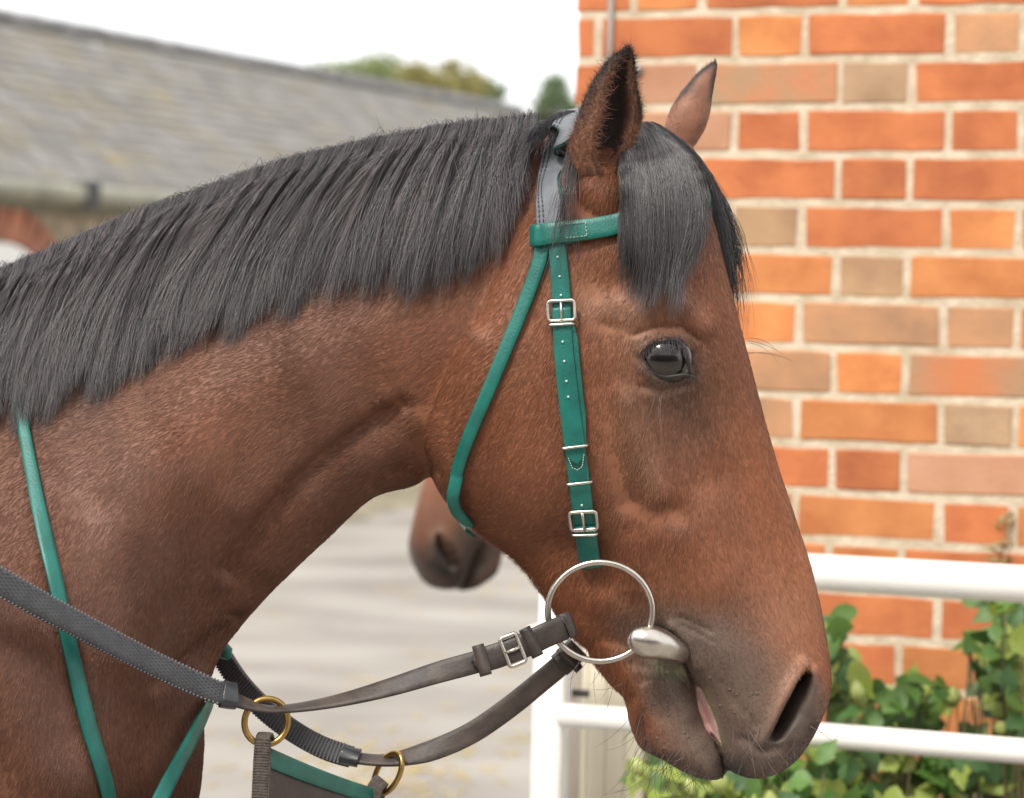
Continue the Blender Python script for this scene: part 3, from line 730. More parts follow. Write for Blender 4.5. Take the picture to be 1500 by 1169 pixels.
m_body = bpy.data.materials.new('bay_hide'); m_body.use_nodes = True
n, l = nodes_of(m_body); b = n['Principled BSDF']; b.inputs['Roughness'].default_value = .5; b.inputs['Specular IOR Level'].default_value = .3; b.inputs['Sheen Weight'].default_value = .12; b.inputs['Sheen Roughness'].default_value = .4
vc = n.new('ShaderNodeVertexColor'); vc.layer_name = 'Col'; l.new(vc.outputs['Color'], b.inputs['Base Color'])
tc = n.new('ShaderNodeTexCoord'); bn = n.new('ShaderNodeTexNoise'); bn.inputs['Scale'].default_value = 900; bn.inputs['Detail'].default_value = 3
l.new(tc.outputs['Object'], bn.inputs['Vector']); bp = n.new('ShaderNodeBump'); bp.inputs['Strength'].default_value = .35; bp.inputs['Distance'].default_value = .001
l.new(bn.outputs['Fac'], bp.inputs['Height']); l.new(bp.outputs['Normal'], b.inputs['Normal'])
def hair_mat(name, rough=.4, spec=.5, tint=True, col=(.03, .03, .03), sheen=0.0):
    m = bpy.data.materials.new(name); m.use_nodes = True; n, l = nodes_of(m); b = n['Principled BSDF']
    b.inputs['Roughness'].default_value = rough; b.inputs['Specular IOR Level'].default_value = spec; b.inputs['Base Color'].default_value = (*col, 1)
    b.inputs['Sheen Weight'].default_value = sheen
    if tint:
        a = n.new('ShaderNodeAttribute'); a.attribute_name = 'tint'; l.new(a.outputs['Color'], b.inputs['Base Color'])
    return m
m_coat = hair_mat('coat_hair', .36, .42); m_mane = hair_mat('mane_hair', .34, .7)

# ---- ears: thin cupped shells
def ear(L, R, depth, open_near, thick=.005, curl=.62, y0=-.03, lean=0.0, nt=46, nf=40):
    """L, R: left and right outline (photo px, base to tip) -> shell verts/quads, inner mask"""
    Lp = catmull(L, nt); Rp = catmull(R, nt); t = np.linspace(0, 1, nt)
    yb = y0 + lean * t
    c = (Lp + Rp) / 2; h = (Rp - Lp) / 2
    sg = -1.0 if open_near else 1.0
    out = []
    for lay in (0, 1):
        am = math.pi * np.interp(t, [0, .12, .3, .6, 1], [.99, .95, .80, .72, .66])
        phi = np.linspace(-1, 1, nf)[None] * am[:, None] + (-.42 if open_near else .3)
        sx = np.sin(phi); cz = -np.cos(phi)                       # cz=-1 at the back of the cup, >0 at curled rims
        k = 1 - (thick / PX / np.maximum(np.hypot(*h.T), 6))[:, None] * lay
        k = np.clip(k, .15, 1)
        pxy = c[:, None] + h[:, None] * (sx[:, :, None] * k[:, :, None])
        y = yb[:, None] + sg * cz * (np.hypot(*h.T) * PX * depth)[:, None] * k
        w = WA(pxy, 0); w[..., 1] = y
        # keep the outline where the photo has it: account for depth
        w2 = WA(pxy, yb[:, None] + 0 * y); w[..., 0] = w2[..., 0]; w[..., 2] = w2[..., 2]
        out.append(w)
    v = np.concatenate([out[0].reshape(-1, 3), out[1].reshape(-1, 3)]); idx = np.arange(nt * nf).reshape(nt, nf); off = nt * nf
    q1 = np.stack([idx[:-1, :-1], idx[:-1, 1:], idx[1:, 1:], idx[1:, :-1]], -1).reshape(-1, 4)
    q2 = np.stack([idx[:-1, :-1], idx[1:, :-1], idx[1:, 1:], idx[:-1, 1:]], -1).reshape(-1, 4) + off
    e = []
    for col_ in (0, nf - 1):
        a = idx[:-1, col_]; b2 = idx[1:, col_]; e.append(np.stack([a, b2, b2 + off, a + off], -1) if col_ == 0 else np.stack([a, a + off, b2 + off, b2], -1))
    a = idx[-1, :-1]; b2 = idx[-1, 1:]; e.append(np.stack([a, a + off, b2 + off, b2], -1))
    q = np.vstack([q1, q2] + e)
    inner = np.concatenate([np.zeros(off, bool), np.ones(off, bool)]); tt = np.concatenate([np.repeat(t, nf)] * 2); ff_ = np.concatenate([np.tile(np.linspace(-1, 1, nf), nt)] * 2)
    if not open_near: q = q[:, ::-1]
    return v, q, inner, tt, ff_
NE_L = [(856, 284), (848, 274), (840, 262), (835, 238), (836, 210), (844, 182), (855, 150), (870, 118), (890, 90), (910, 74), (919, 68)]
NE_R = [(904, 284), (911, 272), (916, 258), (917, 236), (926, 212), (937, 184), (939, 160), (933, 130), (930, 104), (928, 84), (923, 69)]
FE_L = [(965, 250), (966, 225), (969, 200), (975, 180), (983, 158), (994, 140), (1007, 124), (1022, 107), (1036, 96), (1046, 90)]
FE_R = [(1000, 250), (1008, 225), (1020, 210), (1033, 188), (1040, 165), (1043, 143), (1046, 124), (1049, 108), (1050, 97), (1048, 90)]
def ear_colors(v, inner, tt, ff_, far):
    px = to_px(v); c = np.tile(np.array([.17, .075, .042]) if not far else np.array([.235, .105, .062]), (len(v), 1))
    rim = sstep(.80, .97, np.abs(ff_)) * (.5 if not far else .95); tip = sstep(.80, .92, tt)
    dl_, _ = pl_dist(px, (FE_L if far else NE_L)[3:]); dr_, _ = pl_dist(px, (FE_R if far else NE_R)[5:])
    rim = np.maximum(np.exp(-(dl_ / (7.5 if far else 11)) ** 2), np.exp(-(dr_ / (6.5 if far else 5)) ** 2))
    f = np.maximum(rim * sstep(.3, .62, tt), tip)
    f = np.maximum(f, inner * sstep(.62, .25, np.abs(ff_ - .12)) * .9 * (not far))
    if not far: f = np.maximum(f, .75 * np.exp(-(((px[:, 0] - 872) ** 2 + (px[:, 1] - 268) ** 2) / 16 ** 2)))
    c = c * (1 - f[:, None]) + BLACK * f[:, None]; return np.clip(c * (1 + .2 * vnoise(v, 220, 5))[:, None], .005, 1)

head_v, head_q = loft(HEAD, 110); jaw_v, jaw_q = loft(JAW, 60); neck_v, neck_q = loft(NECK, 110, 96)
def neck_cut(): return neck_v, neck_q
horse = empty('horse', Vector((W(-900, 0).x, 0, 0)))
tag(horse, 'bay horse in a green bridle with dark mane, head in profile before the brick wall', 'horse')
def wp(px, py, y): w = W(px, py, y); return (w.x, w.y, w.z)
ear_base = [tube_np([wp(895, 352, -.030), wp(890, 325, -.046), wp(884, 295, -.056), wp(879, 262, -.062), wp(880, 236, -.063)], [.002, .026, .0265, .023, .003], 20),
            tube_np([wp(960, 290, .030), wp(968, 262, .045), wp(978, 235, .052), wp(990, 212, .055), wp(996, 196, .055)], [.002, .022, .022, .018, .003], 20)]
HP, HQ = remeshed([(head_v, head_q), (jaw_v, jaw_q), (neck_v, neck_q)] + ear_base, .0021, 14)
HP = sculpt(HP, HQ)
HC = pigment_and_light(HP)
ne = ear(NE_L, NE_R, .75, True, y0=-.062, lean=-.006); fe = ear(FE_L, FE_R, .8, False, y0=.055, lean=.01)
parts = [(HP, HQ), (ne[0], ne[1]), (fe[0], fe[1])]; colsL = [HC, ear_colors(ne[0], *ne[2:], False), ear_colors(fe[0], *fe[2:], True)]
tv, tq = loft(TRUNK, 60, 48); tv[:, 1] *= .985; parts.append((tv, tq)); colsL.append(np.tile(BAY, (len(tv), 1)))
for lv, lq in legs():
    parts.append((lv, lq)); z = lv[:, 2]; f = sstep(.62, .35, z)[:, None]; colsL.append(BAY * (1 - f) + BLACK * f)
AV, AQ = merge(parts); AC = np.vstack(colsL)
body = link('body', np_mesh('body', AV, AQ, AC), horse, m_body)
bpy.context.view_layer.update()
BO = Vector((0, 0, 0))
def near_hit(x, z, far=False):
    o = Vector((x, 1.5 if far else -1.5, z)) - BO; ok, loc, nr, _ = body.ray_cast(o, Vector((0, -1 if far else 1, 0)))
    return (loc + BO, nr) if ok else (None, None)
def surf(px, py, far=False, guess=-.08):
    """point and normal on the hide where the pixel looks"""
    y = -guess if far else guess; p = nr = None
    for _ in range(4):
        w = W(px, py, y); h, nn = near_hit(w.x, w.z, far)
        if h is None: break
        p, nr = h, nn; y = h.y
    return p, nr

# ---- eyes
def eyeball(px, py, far):
    p, nr = surf(px, py, far, -.094)
    sgn = 1 if far else -1
    ys = -.0965 if not far else .0965
    c = W(px, py, -.0965); c = Vector((c.x, -sgn * -(.1000 - .0265), c.z)); R = .0265
    v = []; nu, nv = 48, 32
    q = []
    for i in range(nv + 1):
        a = math.pi * i / nv
        for j in range(nu):
            t = 2 * math.pi * j / nu
            d = Vector((math.sin(a) * math.cos(t), -math.cos(a), math.sin(a) * math.sin(t)))
            rr = R
            w = d * rr
            if far: w.y = -w.y
            v.append(c + w)
    for i in range(nv):
        for j in range(nu): q.append((i * nu + j, i * nu + (j + 1) % nu, (i + 1) * nu + (j + 1) % nu, (i + 1) * nu + j))
    vo = [p_ - c for p_ in v]
    return c, vo, q
m_eye = bpy.data.materials.new('eye'); m_eye.use_nodes = True
n, l = nodes_of(m_eye); b = n['Principled BSDF']; b.inputs['Roughness'].default_value = .28; b.inputs['Coat Weight'].default_value = 1.0; b.inputs['Coat Roughness'].default_value = .02; b.inputs['Specular IOR Level'].default_value = .3
tc = n.new('ShaderNodeTexCoord'); mp = n.new('ShaderNodeMapping'); mp.inputs['Scale'].default_value = (48, 0, 80); l.new(tc.outputs['Object'], mp.inputs['Vector'])
ln = n.new('ShaderNodeVectorMath'); ln.operation = 'LENGTH'; l.new(mp.outputs[0], ln.inputs[0])
rp = n.new('ShaderNodeValToRGB'); e = rp.color_ramp.elements; e[0].position = .30; e[0].color = (.003, .003, .004, 1); e[1].position = .75; e[1].color = (.020, .011, .007, 1)
x = rp.color_ramp.elements.new(.95); x.color = (.010, .007, .005, 1); x = rp.color_ramp.elements.new(1.0); x.color = (.005, .004, .004, 1)
l.new(ln.outputs['Value'], rp.inputs['Fac']); l.new(rp.outputs['Color'], b.inputs['Base Color'])
for far in (False, True):
    c, v, q = eyeball(974, 526, far); me = np_mesh('eyeball', np.array([tuple(p) for p in v]), np.array(q)); link('eyeball', me, horse, m_eye, True, c)
m_lid = mat('eyelid_skin', (.022, .018, .017), .42, var=.3, scale=300, coat=.05)
def lid(path, r, y, name, lift=.0):
    P = catmull(np.array(path, float), 40); pts = []
    for p in P:
        h, nn = surf(p[0], p[1], False, y); pts.append(Vector(W(p[0], p[1], y)) + Vector((0, -lift, 0)))
    k = len(pts); mb = MB(); mb.tube(pts, [r * (.25 + .75 * math.sin(math.pi * (i + .5) / k) ** .5) for i in range(k)], 10); return mb.build(name, m_lid, horse, True)
lid([(938, 522), (947, 511), (960, 503), (975, 499), (992, 501), (1003, 513), (1008, 530), (1012, 548)], .0030, -.0945, 'eyelid')
lid([(941, 524), (949, 537), (960, 547), (974, 552), (990, 551), (1004, 549), (1013, 551)], .0024, -.0935, 'eyelid')

# ---- short coat: strands lying along the flow of the hair
FLOW = [(600, 300, -.85, .5), (400, 450, -.85, .45), (200, 650, -.75, .6), (300, 800, -.7, .7), (480, 700, -.85, .4), (100, 900, -.45, .9), (200, 1100, -.2, 1), (20, 1000, -.4, .95),
        (560, 620, -.9, .35), (740, 300, -.7, .6), (790, 260, -.6, .75), (700, 520, -.75, .55), (740, 640, -.65, .65), (800, 740, -.6, .7), (660, 640, -.8, .4), (860, 420, -.35, .9), (900, 350, -.3, .9),
        (870, 600, -.35, .9), (930, 470, -.5, .7), (1000, 420, -.1, 1), (1050, 500, .15, 1), (1080, 600, .2, 1), (1000, 640, 0, 1), (940, 620, -.2, 1), (960, 750, -.15, 1), (1100, 760, .2, 1),
        (1150, 850, .2, 1), (1050, 880, .1, 1), (900, 830, -.4, .9), (850, 900, -.6, .75), (1100, 1000, .1, 1), (1180, 950, .15, 1), (960, 1050, .1, 1), (1010, 1100, .4, .8), (1120, 1090, .4, .9), (820, 850, -.65, .7), (1060, 420, .3, .95), (760, 780, -.7, .5), (640, 690, -.8, .3)]
FL = np.array(FLOW, float)
def flow(px):
    w = 1.0 / (((px[:, None, :] - FL[None, :, :2]) ** 2).sum(-1) + 900.0) ** 1.3
    d = (w[:, :, None] * FL[None, :, 2:]).sum(1); d /= np.linalg.norm(d, axis=1)[:, None] + 1e-9
    return d
def scatter(V, Q, n, keep):
    """n points on the quads chosen by keep(centre px, normal, centre)"""
    a, b_, c, d = (V[Q[:, i]] for i in range(4)); fn = np.cross(c - a, d - b_); ar = np.linalg.norm(fn, axis=1) / 2; nn = fn / (2 * ar[:, None] + 1e-12)
    ce = (a + b_ + c + d) / 4; k = keep(to_px(ce), nn, ce) * ar; k = k / k.sum()
    i = rng.choice(len(Q), n, p=k); u, w = rng.random(n)[:, None], rng.random(n)[:, None]
    p = (a[i] * (1 - u) + b_[i] * u) * (1 - w) + (d[i] * (1 - u) + c[i] * u) * w
    return p, nn[i], i
VN = vnormals(HP, HQ)
def keep_body(px, nn, ce):
    k = (nn[:, 1] < .22) & (px[:, 0] > -30) & (px[:, 0] < 1260) & (px[:, 1] > 100) & (px[:, 1] < 1200)
    k = k & (poly_sd(px, EYE_POLY) > 5) & (poly_sd(px, NOSTRIL) > 1) & (poly_sd(px, GUM) > 0)
    return k * 1.0
NCOAT = 400000
cp, cn_, ci = scatter(HP, HQ, NCOAT, keep_body)
cn_ = VN[HQ[ci, 0]]
cpx = to_px(cp)
fd = np.concatenate([flow(cpx[i:i + 50000]) for i in range(0, NCOAT, 50000)])
fd += .22 * np.stack([vnoise(cp, 35, 21), vnoise(cp, 35, 22)], -1)
d3 = fd[:, 0:1] * np.array(RIGHT)[None] - fd[:, 1:2] * np.array(UP)[None]
d3 += rng.normal(0, .11, d3.shape)
d3 -= cn_ * (d3 * cn_).sum(1)[:, None]; d3 /= np.linalg.norm(d3, axis=1)[:, None] + 1e-9
muz = np.clip(sstep(60, -20, poly_sd(cpx, [(985, 905), (1060, 900), (1120, 980), (1200, 1000), (1225, 1060), (1150, 1160), (1030, 1160), (955, 1095), (930, 930)])) + np.exp(-(((cpx - [980, 530]) ** 2).sum(1) / 60 ** 2)), 0, 1)
under = np.exp(-(pl_dist(cpx, [(680, 765), (760, 822), (838, 928), (905, 1000), (930, 1050)])[0] / 14) ** 2)
ln_ = (.0072 - .0042 * muz + .006 * under) * rng.uniform(.6, 1.25, NCOAT)
rise = rng.uniform(.06, .20, NCOAT) + .12 * under + .16 * muz
t = np.array([0, .35, .7, 1.0])
P = cp[:, None] - cn_[:, None] * .0004 + d3[:, None] * (ln_[:, None] * t)[..., None] + cn_[:, None] * ((ln_ * rise)[:, None] * (t * 1.5 - .7 * t ** 2))[..., None]
tint = pigment_and_light(cp); tint = tint * rng.uniform(.72, 1.32, (NCOAT, 1)) * (1 + rng.normal(0, .05, (NCOAT, 3)))
hair('coat', P, np.array([.00014, .00013, .0001, .00004])[None], m_coat, horse, np.clip(tint, .004, 1), 'stuff')

# ---- ear hair
def ear_hair(E, n, far, name):
    V, Qe, inner, tt, ff_ = E; 
    p, nn, i = scatter(V, Qe, n, lambda px, n_, c: np.ones(len(px)))
    col_ = ear_colors(V, inner, tt, ff_, far)[Qe[i, 0]]; tv_ = tt[Qe[i, 0]]; inn = inner[Qe[i, 0]] & (not far)
    upv = np.array(UP)[None] + np.array(RIGHT)[None] * .35 * (1 if far else .6)
    dd = np.repeat(upv, n, 0) + rng.normal(0, .25, (n, 3)); dd[inn] += np.array([-.55, -.2, -.35]) + rng.normal(0, .75, (inn.sum(), 3))
    fz = (~inn) & (not far) & (np.abs(ff_[Qe[i, 0]]) > .35); dd[fz] += np.array([.25, -.2, -.5]) + rng.normal(0, .6, (fz.sum(), 3))
    dd -= nn * (dd * nn).sum(1)[:, None]; dd /= np.linalg.norm(dd, axis=1)[:, None]
    L_ = np.where(inn, .0095, np.where(fz, .0062, .0045)) * rng.uniform(.5, 1.3, n); rise = np.where(inn, rng.uniform(.05, .45, n), rng.uniform(.05, .2, n))
    curl_ = rng.normal(0, 1, (n, 3)) * np.where(inn | fz, .3, .12)[:, None]
    t = np.array([0, .3, .65, 1.0]); P = p[:, None] + dd[:, None] * (L_[:, None] * t)[..., None] + nn[:, None] * ((L_ * rise)[:, None] * t)[..., None] + curl_[:, None] * (L_[:, None] * t ** 2)[..., None]
    br = inn & (np.abs(ff_[Qe[i, 0]] + .25) < .35) & (tv_ < .75)
    col_ = np.where(br[:, None] & (rng.random(n) < .65)[:, None], np.array([.15, .08, .05]), col_)
    hair(name, P, np.array([.00013, .00012, .00009, .00003])[None], m_coat, horse, np.clip(col_ * rng.uniform(.35, 1.9, (n, 1)), .004, 1), 'stuff')
ear_hair(ne, 42000, False, 'ear_hair'); ear_hair(fe, 16000, True, 'ear_hair')

# ---- mane: locks of long strands combed over the near side of the neck
ROOT = np.array([(-120, 440), (0, 400), (80, 368), (160, 333), (240, 300), (320, 274), (400, 246), (480, 224), (560, 207), (640, 190), (700, 182), (750, 178), (790, 176)], float)
TIP = np.array([(-190, 650), (-95, 625), (-15, 612), (48, 600), (105, 578), (187, 540), (266, 505), (348, 474), (436, 442), (540, 415), (632, 400), (706, 380), (756, 280)], float)
NG, NK = 90, 15
gr = catmull(ROOT, NG); gt = catmull(TIP, NG)
tk = np.linspace(0, 1, NK)
dxy = gt - gr
b0 = gr; b1 = gr + dxy * [.46, .20]; b2 = gr + dxy * [.86, .62]; b3 = gt
GP = ((1 - tk) ** 3)[None, :, None] * b0[:, None] + (3 * (1 - tk) ** 2 * tk)[None, :, None] * b1[:, None] + (3 * (1 - tk) * tk ** 2)[None, :, None] * b2[:, None] + (tk ** 3)[None, :, None] * b3[:, None]
GY = np.zeros((NG, NK))
for i in range(NG):
    last = 0.0
    for k in range(NK):
        p, nr = surf(GP[i, k, 0], GP[i, k, 1], False, last if k else -.01)
        if p is not None: last = p.y
        elif k == 0: last = -.004
        GY[i, k] = last
for _ in range(3): GY[1:-1] = (GY[:-2] + 2 * GY[1:-1] + GY[2:]) / 4; GY[:, 1:-1] = (GY[:, :-2] + 2 * GY[:, 1:-1] + GY[:, 2:]) / 4
NL = 175
lc = np.sort(rng.uniform(-.01, 1.0, NL)); lc = .5 * lc + .5 * np.linspace(0, .995, NL); lw = rng.uniform(.35, 1.2, NL) / NL
llen = rng.uniform(.82, 1.08, NL); loff = rng.normal(0, 11, (NL, 2)); llay = rng.uniform(0, .018, NL); lcv = rng.uniform(-.1, .42, NL); lsh = rng.uniform(.6, 1.45, NL); lwv = rng.normal(0, 4.5, NL); lph = rng.uniform(0, 6.28, NL)
NM = 50000
li = rng.integers(0, NL, NM); uu = rng.normal(0, .8, NM); tg = np.clip(lc[li] + uu * lw[li] * 1.5, 0, 1) * (NG - 1)
i0 = np.clip(tg.astype(int), 0, NG - 2); fr = (tg - i0)[:, None, None]
path = GP[i0] * (1 - fr) + GP[i0 + 1] * fr; yy = GY[i0] * (1 - fr[..., 0]) + GY[i0 + 1] * fr[..., 0]
lg = np.clip(lc[li], 0, 1) * (NG - 1); j0 = np.clip(lg.astype(int), 0, NG - 2); fr2 = (lg - j0)[:, None, None]
cpath = GP[j0] * (1 - fr2) + GP[j0 + 1] * fr2
cv = (lcv[li][:, None] * sstep(.15, 1, tk)[None])[..., None]
path = path * (1 - cv) + cpath * cv
slen = llen[li] * np.where(rng.random(NM) < .5, rng.uniform(.40, 1.0, NM), rng.normal(.96, .08, NM))
# shorten strands by resampling along themselves
sk = tk[None] * np.minimum(slen, 1.0)[:, None] * (NK - 1); s0 = np.clip(sk.astype(int), 0, NK - 2); sf = (sk - s0)[..., None]; ar_ = np.arange(NM)[:, None]
path = path[ar_, s0] * (1 - sf) + path[ar_, s0 + 1] * sf; yy = yy[ar_, s0] * (1 - sf[..., 0]) + yy[ar_, s0 + 1] * sf[..., 0]
ext = np.clip(slen - 1, 0, 1)[:, None, None]; path = path + ext * (path[:, -1:] - path[:, :1]) * (tk[None, :, None] ** 3)
path = path + loff[li][:, None] * (tk ** 1.4)[None, :, None]; path[..., 0] += lwv[li][:, None] * np.sin(5.5 * tk[None] + lph[li][:, None]) * (.15 + tk[None])
wob = rng.normal(0, 1, (NM, 2, 2)); ph = rng.uniform(0, 6.28, (NM, 2)); fq = rng.uniform(1.2, 3.6, (NM, 2))
for a in range(2): path[..., a] += (rng.gamma(1.5, 1.6, NM) * np.sign(wob[:, a, 0]))[:, None] * np.sin(fq[:, a:a + 1] * 3.1 * tk[None] + ph[:, a:a + 1]) * (.12 + .88 * tk[None])
path += np.cumsum(rng.normal(0, 1.0, (NM, NK, 2)), 1) * tk[None, :, None]; path += rng.normal(0, 5, (NM, 1, 2)) * (tk ** 1.5)[None, :, None]
dome = (np.exp(-(uu / .8) ** 2) * .009)[:, None]
lift = .003 + (llay[li][:, None] + dome + rng.uniform(0, .006, NM)[:, None]) * sstep(0, .3, tk)[None] * (1 - .35 * tk[None])
P = WA(path, yy - lift); yr = rng.uniform(-.004, .020, NM); P[:, 0, 1] += yr; P[:, 1, 1] += yr * .45; hz_ = rng.gamma(2, .0012, NM); P[:, 0, 2] += .001; P[:, 1, 2] += .002 + hz_; P[:, 2, 2] += .0015 + hz_ * .8; P[:, 3, 2] += hz_ * .4
fly = rng.random(NM) < .06; P[fly] += (rng.normal(0, .011, (fly.sum(), 1, 3)) * (tk ** 2)[None, :, None])
base_c = np.where((rng.random(NM) < .48)[:, None], np.array([.085, .068, .066]), np.array([.048, .045, .048]))
tint = base_c * (lsh[li] * rng.uniform(.6, 1.5, NM))[:, None]
rad = np.full(NK, .00016); rad[-4:] = [.00015, .00012, .00009, .00004]
hair('mane', P, rad[None], m_mane, horse, np.clip(tint, .004, 1), 'stuff')
# short fuzz and flyaways along the crest
NF = 2600
tc_ = rng.random(NF) * (NG - 1); i0 = np.clip(tc_.astype(int), 0, NG - 2); r0 = gr[i0] + (gr[i0 + 1] - gr[i0]) * (tc_ - i0)[:, None]
t = np.linspace(0, 1, 7); an = rng.normal(-2.4, .6, NF); L_ = rng.gamma(2, 4, NF); bend = rng.normal(0, .9, NF) - .5
A = an[:, None] + bend[:, None] * t[None]
pp = r0[:, None] + np.stack([np.cos(A), np.sin(A)], -1) * (L_[:, None] * t)[..., None]
P = WA(pp, rng.normal(-.004, .008, (NF, 1)) + 0 * t[None]); P[..., 2] -= .003
hair('crest_fuzz', P, np.array([.00013, .00013, .00012, .0001, .00009, .00006, .00003])[None], m_mane, horse, np.tile([.06, .05, .048], (NF, 1)) * rng.uniform(.5, 1.6, (NF, 1)), 'stuff')

# ---- forelock
def strands(roots, c1, c2, tips, n, spread, yfun, jit=1.0):
    u = rng.random(n); K = len(roots)
    def pick(T): return np.stack([np.interp(u, np.linspace(0, 1, len(T)), [q[a] for q in T]) for a in range(2)], -1)
    lk = np.round(u * 26 + rng.normal(0, .25, n)) / 26
    ue = u * .35 + lk * .65
    def pickl(T): return np.stack([np.interp(ue, np.linspace(0, 1, len(T)), [q[a] for q in T]) for a in range(2)], -1)
    h = np.random.default_rng(5).normal(0, 1, (64, 3)); lj = h[np.clip((lk * 26).astype(int) + 3, 0, 63)]
    r_, a_, b__, e_ = pick(roots), pickl(c1), pickl(c2), pickl(tips)
    e_ = e_ + lj[:, :2] * spread; ln2 = np.clip(rng.normal(.84, .27, n) + lj[:, 2] * .06, .3, 1.25)[:, None, None]
    t = np.linspace(0, 1, 14)[None, :, None] * ln2
    p = (1 - t) ** 3 * r_[:, None] + 3 * (1 - t) ** 2 * t * a_[:, None] + 3 * (1 - t) * t ** 2 * b__[:, None] + t ** 3 * e_[:, None]
    p += np.cumsum(rng.normal(0, 1.0 * jit, p.shape), 1) * t; p[..., 0] += rng.normal(0, 5, (n, 1)) * t[..., 0] ** 1.5
    p += (rng.gamma(1.5, 1.4, n) * rng.choice([-1, 1], n))[:, None, None] * np.sin(rng.uniform(3, 10, n)[:, None, None] * t + rng.uniform(0, 6, n)[:, None, None]) * np.array([1, .2]) * (.2 + t)
    y = yfun(u, t[..., 0], p)
    return p, y, u
# depth table of the near hide for the forelock
gx = np.arange(890, 1100, 10); gz = np.arange(150, 470, 10); YT = np.zeros((len(gz), len(gx)))
for a in range(len(gz)):
    for b2_ in range(len(gx)):
        p, nr = surf(gx[b2_], gz[a], False, -.07)
        YT[a, b2_] = min(p.y, 0) if p is not None else 0.0
for _ in range(2):
    YT[1:-1] = np.minimum(YT[1:-1], (YT[:-2] + 2 * YT[1:-1] + YT[2:]) / 4); YT[:, 1:-1] = np.minimum(YT[:, 1:-1], (YT[:, :-2] + 2 * YT[:, 1:-1] + YT[:, 2:]) / 4)
def yt(p):
    fx = np.clip((p[..., 0] - 890) / 10, 0, len(gx) - 1.001); fz = np.clip((p[..., 1] - 150) / 10, 0, len(gz) - 1.001); i = fx.astype(int); j = fz.astype(int); a = fx - i; b2_ = fz - j
    return (YT[j, i] * (1 - a) + YT[j, i + 1] * a) * (1 - b2_) + (YT[j + 1, i] * (1 - a) + YT[j + 1, i + 1] * a) * b2_
NFL = 9500
lay = rng.uniform(.011, .024, NFL)
p, y, u = strands([(905, 196), (925, 186), (940, 180), (948, 178)], [(910, 235), (938, 218), (978, 206), (1010, 206)], [(912, 300), (948, 308), (995, 300), (1046, 272)], [(922, 362), (950, 388), (990, 380), (1034, 338)], NFL, 7,
    lambda u, t, p: (lambda w: -.03 * (1 - w) + (yt(p) - lay[:, None]) * w)(np.clip(t / .34, 0, 1) ** .7))
P = WA(p, y)
base_c = np.where((rng.random(NFL) < .3)[:, None], np.array([.055, .041, .037]), np.array([.028, .026, .027])); f = (np.clip((p[:, -1, 1] - 380) / 60, 0, 1) * .3)[:, None]
hair('forelock', P, np.concatenate([np.full(10, .00018), [.00016, .00013, .0001, .00004]])[None], m_mane, horse, base_c * rng.uniform(.5, 1.6, (NFL, 1)), 'stuff')
# far half of the forelock: hangs over the far brow, darker against the wall
NF2 = 3600
p, y, u = strands([(945, 178), (955, 178), (965, 182)], [(1005, 195), (1015, 205), (1020, 215)], [(1046, 255), (1056, 285), (1066, 300)], [(1052, 360), (1066, 392), (1076, 372)], NF2, 9, lambda u, t, p: -.02 * (1 - t) + (.035 * u[:, None] - .03) * t, 1.7)
hair('forelock', WA(p, y), np.concatenate([np.full(10, .00018), [.00016, .00013, .0001, .00004]])[None], m_mane, horse, np.tile([.03, .028, .03], (NF2, 1)) * rng.uniform(.5, 1.5, (NF2, 1)), 'stuff')
# wisps over the headpiece and poll
NF3 = 170
p, y, u = strands([(846, 172), (852, 174), (858, 178)], [(836, 200), (840, 210), (846, 215)], [(826, 260), (832, 265), (836, 262)], [(812, 335), (828, 350), (838, 320)], NF3, 9, lambda u, t, p: -.012 - .068 * np.clip(t * 1.35, 0, 1) ** .6 - .012 * t)
hair('poll_wisps', WA(p, y), np.concatenate([np.full(10, .00016), [.00014, .00012, .0001, .00004]])[None], m_mane, horse, np.tile([.055, .045, .045], (NF3, 1)) * rng.uniform(.5, 1.5, (NF3, 1)), 'stuff')
NF4 = 1500
p, y, u = strands([(862, 168), (868, 166), (880, 172)], [(840, 160), (830, 158), (850, 164)], [(815, 172), (805, 176), (830, 178)], [(782, 200), (795, 196), (812, 190)], NF4, 5, lambda u, t, p: -.012 - .03 * t, 1.4)
hair('poll_wisps', WA(p, y), np.concatenate([np.full(10, .00017), [.00014, .00012, .0001, .00004]])[None], m_mane, horse, np.tile([.035, .033, .035], (NF4, 1)) * rng.uniform(.5, 1.5, (NF4, 1)), 'stuff')

# ---- whiskers, chin hair and lashes
wh = []
def whisk(px, py, dx, dy, L, bend, y=None, nlift=.2):
    if poly_sd(np.array([[px, py]], float), NOSTRIL)[0] < 5: return
    p, nr = surf(px, py)
    if p is None: p = Vector(W(px, py, -.015)); nr = Vector((0, -1, 0))
    a = math.atan2(dy, dx); pts = []; q = np.array([px, py], float); yv = p.y
    for k in range(8):
        pts.append(WA(q, yv)); st_ = L / 7; q = q + np.array([math.cos(a), math.sin(a)]) * st_; a += bend / 7; yv -= nlift * st_ * PX
    wh.append(np.array(pts))
R_ = random
for i in range(85):
    s = i / 84; bx, by = (928 + 20 * s, 1030 + 70 * s) if R_.random() < .3 else (950 + 95 * R_.random(), 1100 + 30 * R_.random())
    whisk(bx + R_.uniform(0, 12), by - R_.uniform(0, 10), R_.uniform(-.9, .1), R_.uniform(.5, 1), R_.uniform(25, 110), R_.uniform(-1.6, 1.2), nlift=R_.uniform(-.3, .3))
for i in range(26): whisk(R_.uniform(1070, 1185), R_.uniform(1060, 1120), R_.uniform(-.3, .9), R_.uniform(.2, 1), R_.uniform(20, 70), R_.uniform(-.8, .8), nlift=R_.uniform(.2, .8))
